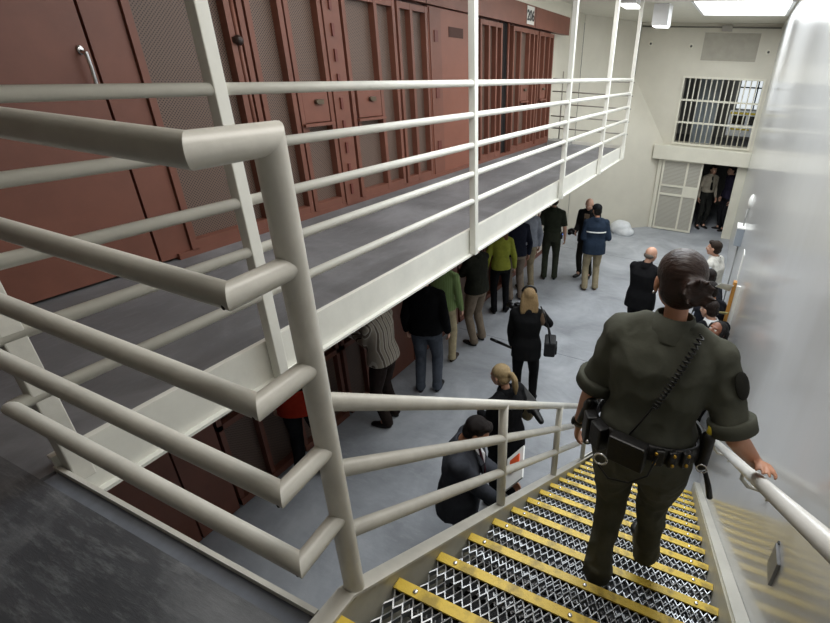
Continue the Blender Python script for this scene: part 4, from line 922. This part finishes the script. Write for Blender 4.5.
# --- group by the glossy wall
Pbm = person('bald man in black jacket standing with his back to the camera beyond the officer', (-0.80, 6.72), radians(-15), 1.76, hyaw=-0.3, hpitch=0.2, hands={'L': (-0.06, 0.26, 1.0), 'R': (0.06, 0.27, 1.0)}, skin='light', hair=('bald', '6f665e'), top='151517', topkind='jacket', legs='1a1a1c', shoe='0e0e0e', seed=31, bulk=1.08)
Pw = person('man in off-white jacket with dark hair holding a camera by the glossy wall', (0.13, 7.55), radians(70), 1.76, hyaw=0.1, hpitch=0.05, hands={'L': (-0.06, 0.3, 1.25), 'R': (0.08, 0.3, 1.24)}, skin='light', hair=('short', '2b1f17'), top='c9c7bf', topkind='jacket', legs='4b4a48', shoe='1b1715', seed=32, bulk=1.08)
camera_obj(Pw, (0.0, 0.40, 1.27), 'black camera held by the man in the off-white jacket', 0.07)
strap([Pw['at'](0.30, 0.045, 0.02), Pw['at'](0.27, 0.05, 0.075), Pw['at'](0.2, 0.03, 0.10), (0, 0.38, 1.3)], 0.009, black, Pw['root'])
strap([Pw['at'](0.30, -0.045, 0.02), Pw['at'](0.33, 0.0, -0.04), Pw['at'](0.30, 0.045, 0.02)], 0.009, black, Pw['root'])
Pd = person('dark-haired woman with a pale headband between off-white jacket and dark suits', (0.14, 6.42), radians(55), 1.70, True, hyaw=0.1, hpitch=0.2, skin='tan', hair=('short', '1c1412'), top='23242a', topkind='jacket', legs='1c1c20', seed=33)
hb_ = MB(); pts = [Pd['hp'](0.086*cos(a), -0.01, 0.05+0.08*sin(a)) for a in [i*pi/12 for i in range(13)]]; hb_.tube(pts, 0.008, 8); hb_.build('headband', mat('headband_pale', 'c6cbd6', 0.4), Pd['root'])
Pe = person('dark-haired man in black coat with a light strap over the shoulder by the glossy wall', (0.19, 5.90), radians(50), 1.72, hyaw=0.1, hpitch=0.3, skin='tan', hair=('short', '17110f'), top='1b1d24', topkind='jacket', legs='1c1c20', seed=34)
strap([Pe['at'](0.315, 0.05, -0.02), Pe['at'](0.29, 0.02, 0.07), Pe['at'](0.2, -0.05, 0.10), Pe['at'](0.08, -0.1, 0.09)], 0.011, mat('strap_pale', 'b9c0cf', 0.5), Pe['root'])
Pf = person('man in black suit with white shirt collar seen from behind near the wooden paper holder', (0.21, 5.28), radians(35), 1.74, hyaw=0.35, hpitch=0.25, hands={'tie': 1, 'L': (-0.1, 0.3, 1.1), 'R': (0.15, 0.25, 1.0)}, skin='light', hair=('short', '241a15'), top='131418', topkind='jacket', legs='17181b', seed=35, bulk=1.05)
Pu = person('dark-haired woman in black looking up over her shoulder by the glossy wall', (0.27, 4.72), radians(100), 1.78, True, hyaw=0.75, hpitch=-0.55, hands={}, skin='brown', hair=('long', '120e0d'), top='141315', topkind='jacket', legs='141416', seed=36, hv=0.0075)
# doorway
Px = person('man in beige shirt and dark tie standing in the far doorway', (-0.42, 14.55), radians(215), 1.80, hyaw=0.0, hpitch=0.05, skin='light', hair=('short', '231a15'), top='a39a8a', topkind='tucked', legs='22221f', shoe='111111', seed=41)
MB().poly([Px['at'](0.31, -0.012, 0.045), Px['at'](0.31, 0.012, 0.045), Px['at'](0.12, 0.02, 0.085), Px['at'](0.10, 0.0, 0.085), Px['at'](0.12, -0.02, 0.085)], (0, 0.014, 0)).build('tie', fab('tie_dark', '1c1a1d'), Px['root'])
person('person in dark purple-blue top half hidden behind the right door jamb', (0.16, 14.62), radians(120), 1.82, skin='light', hair=('short', '1f1815'), top='2b2738', topkind='shirt', legs='1a1a1d', seed=42)
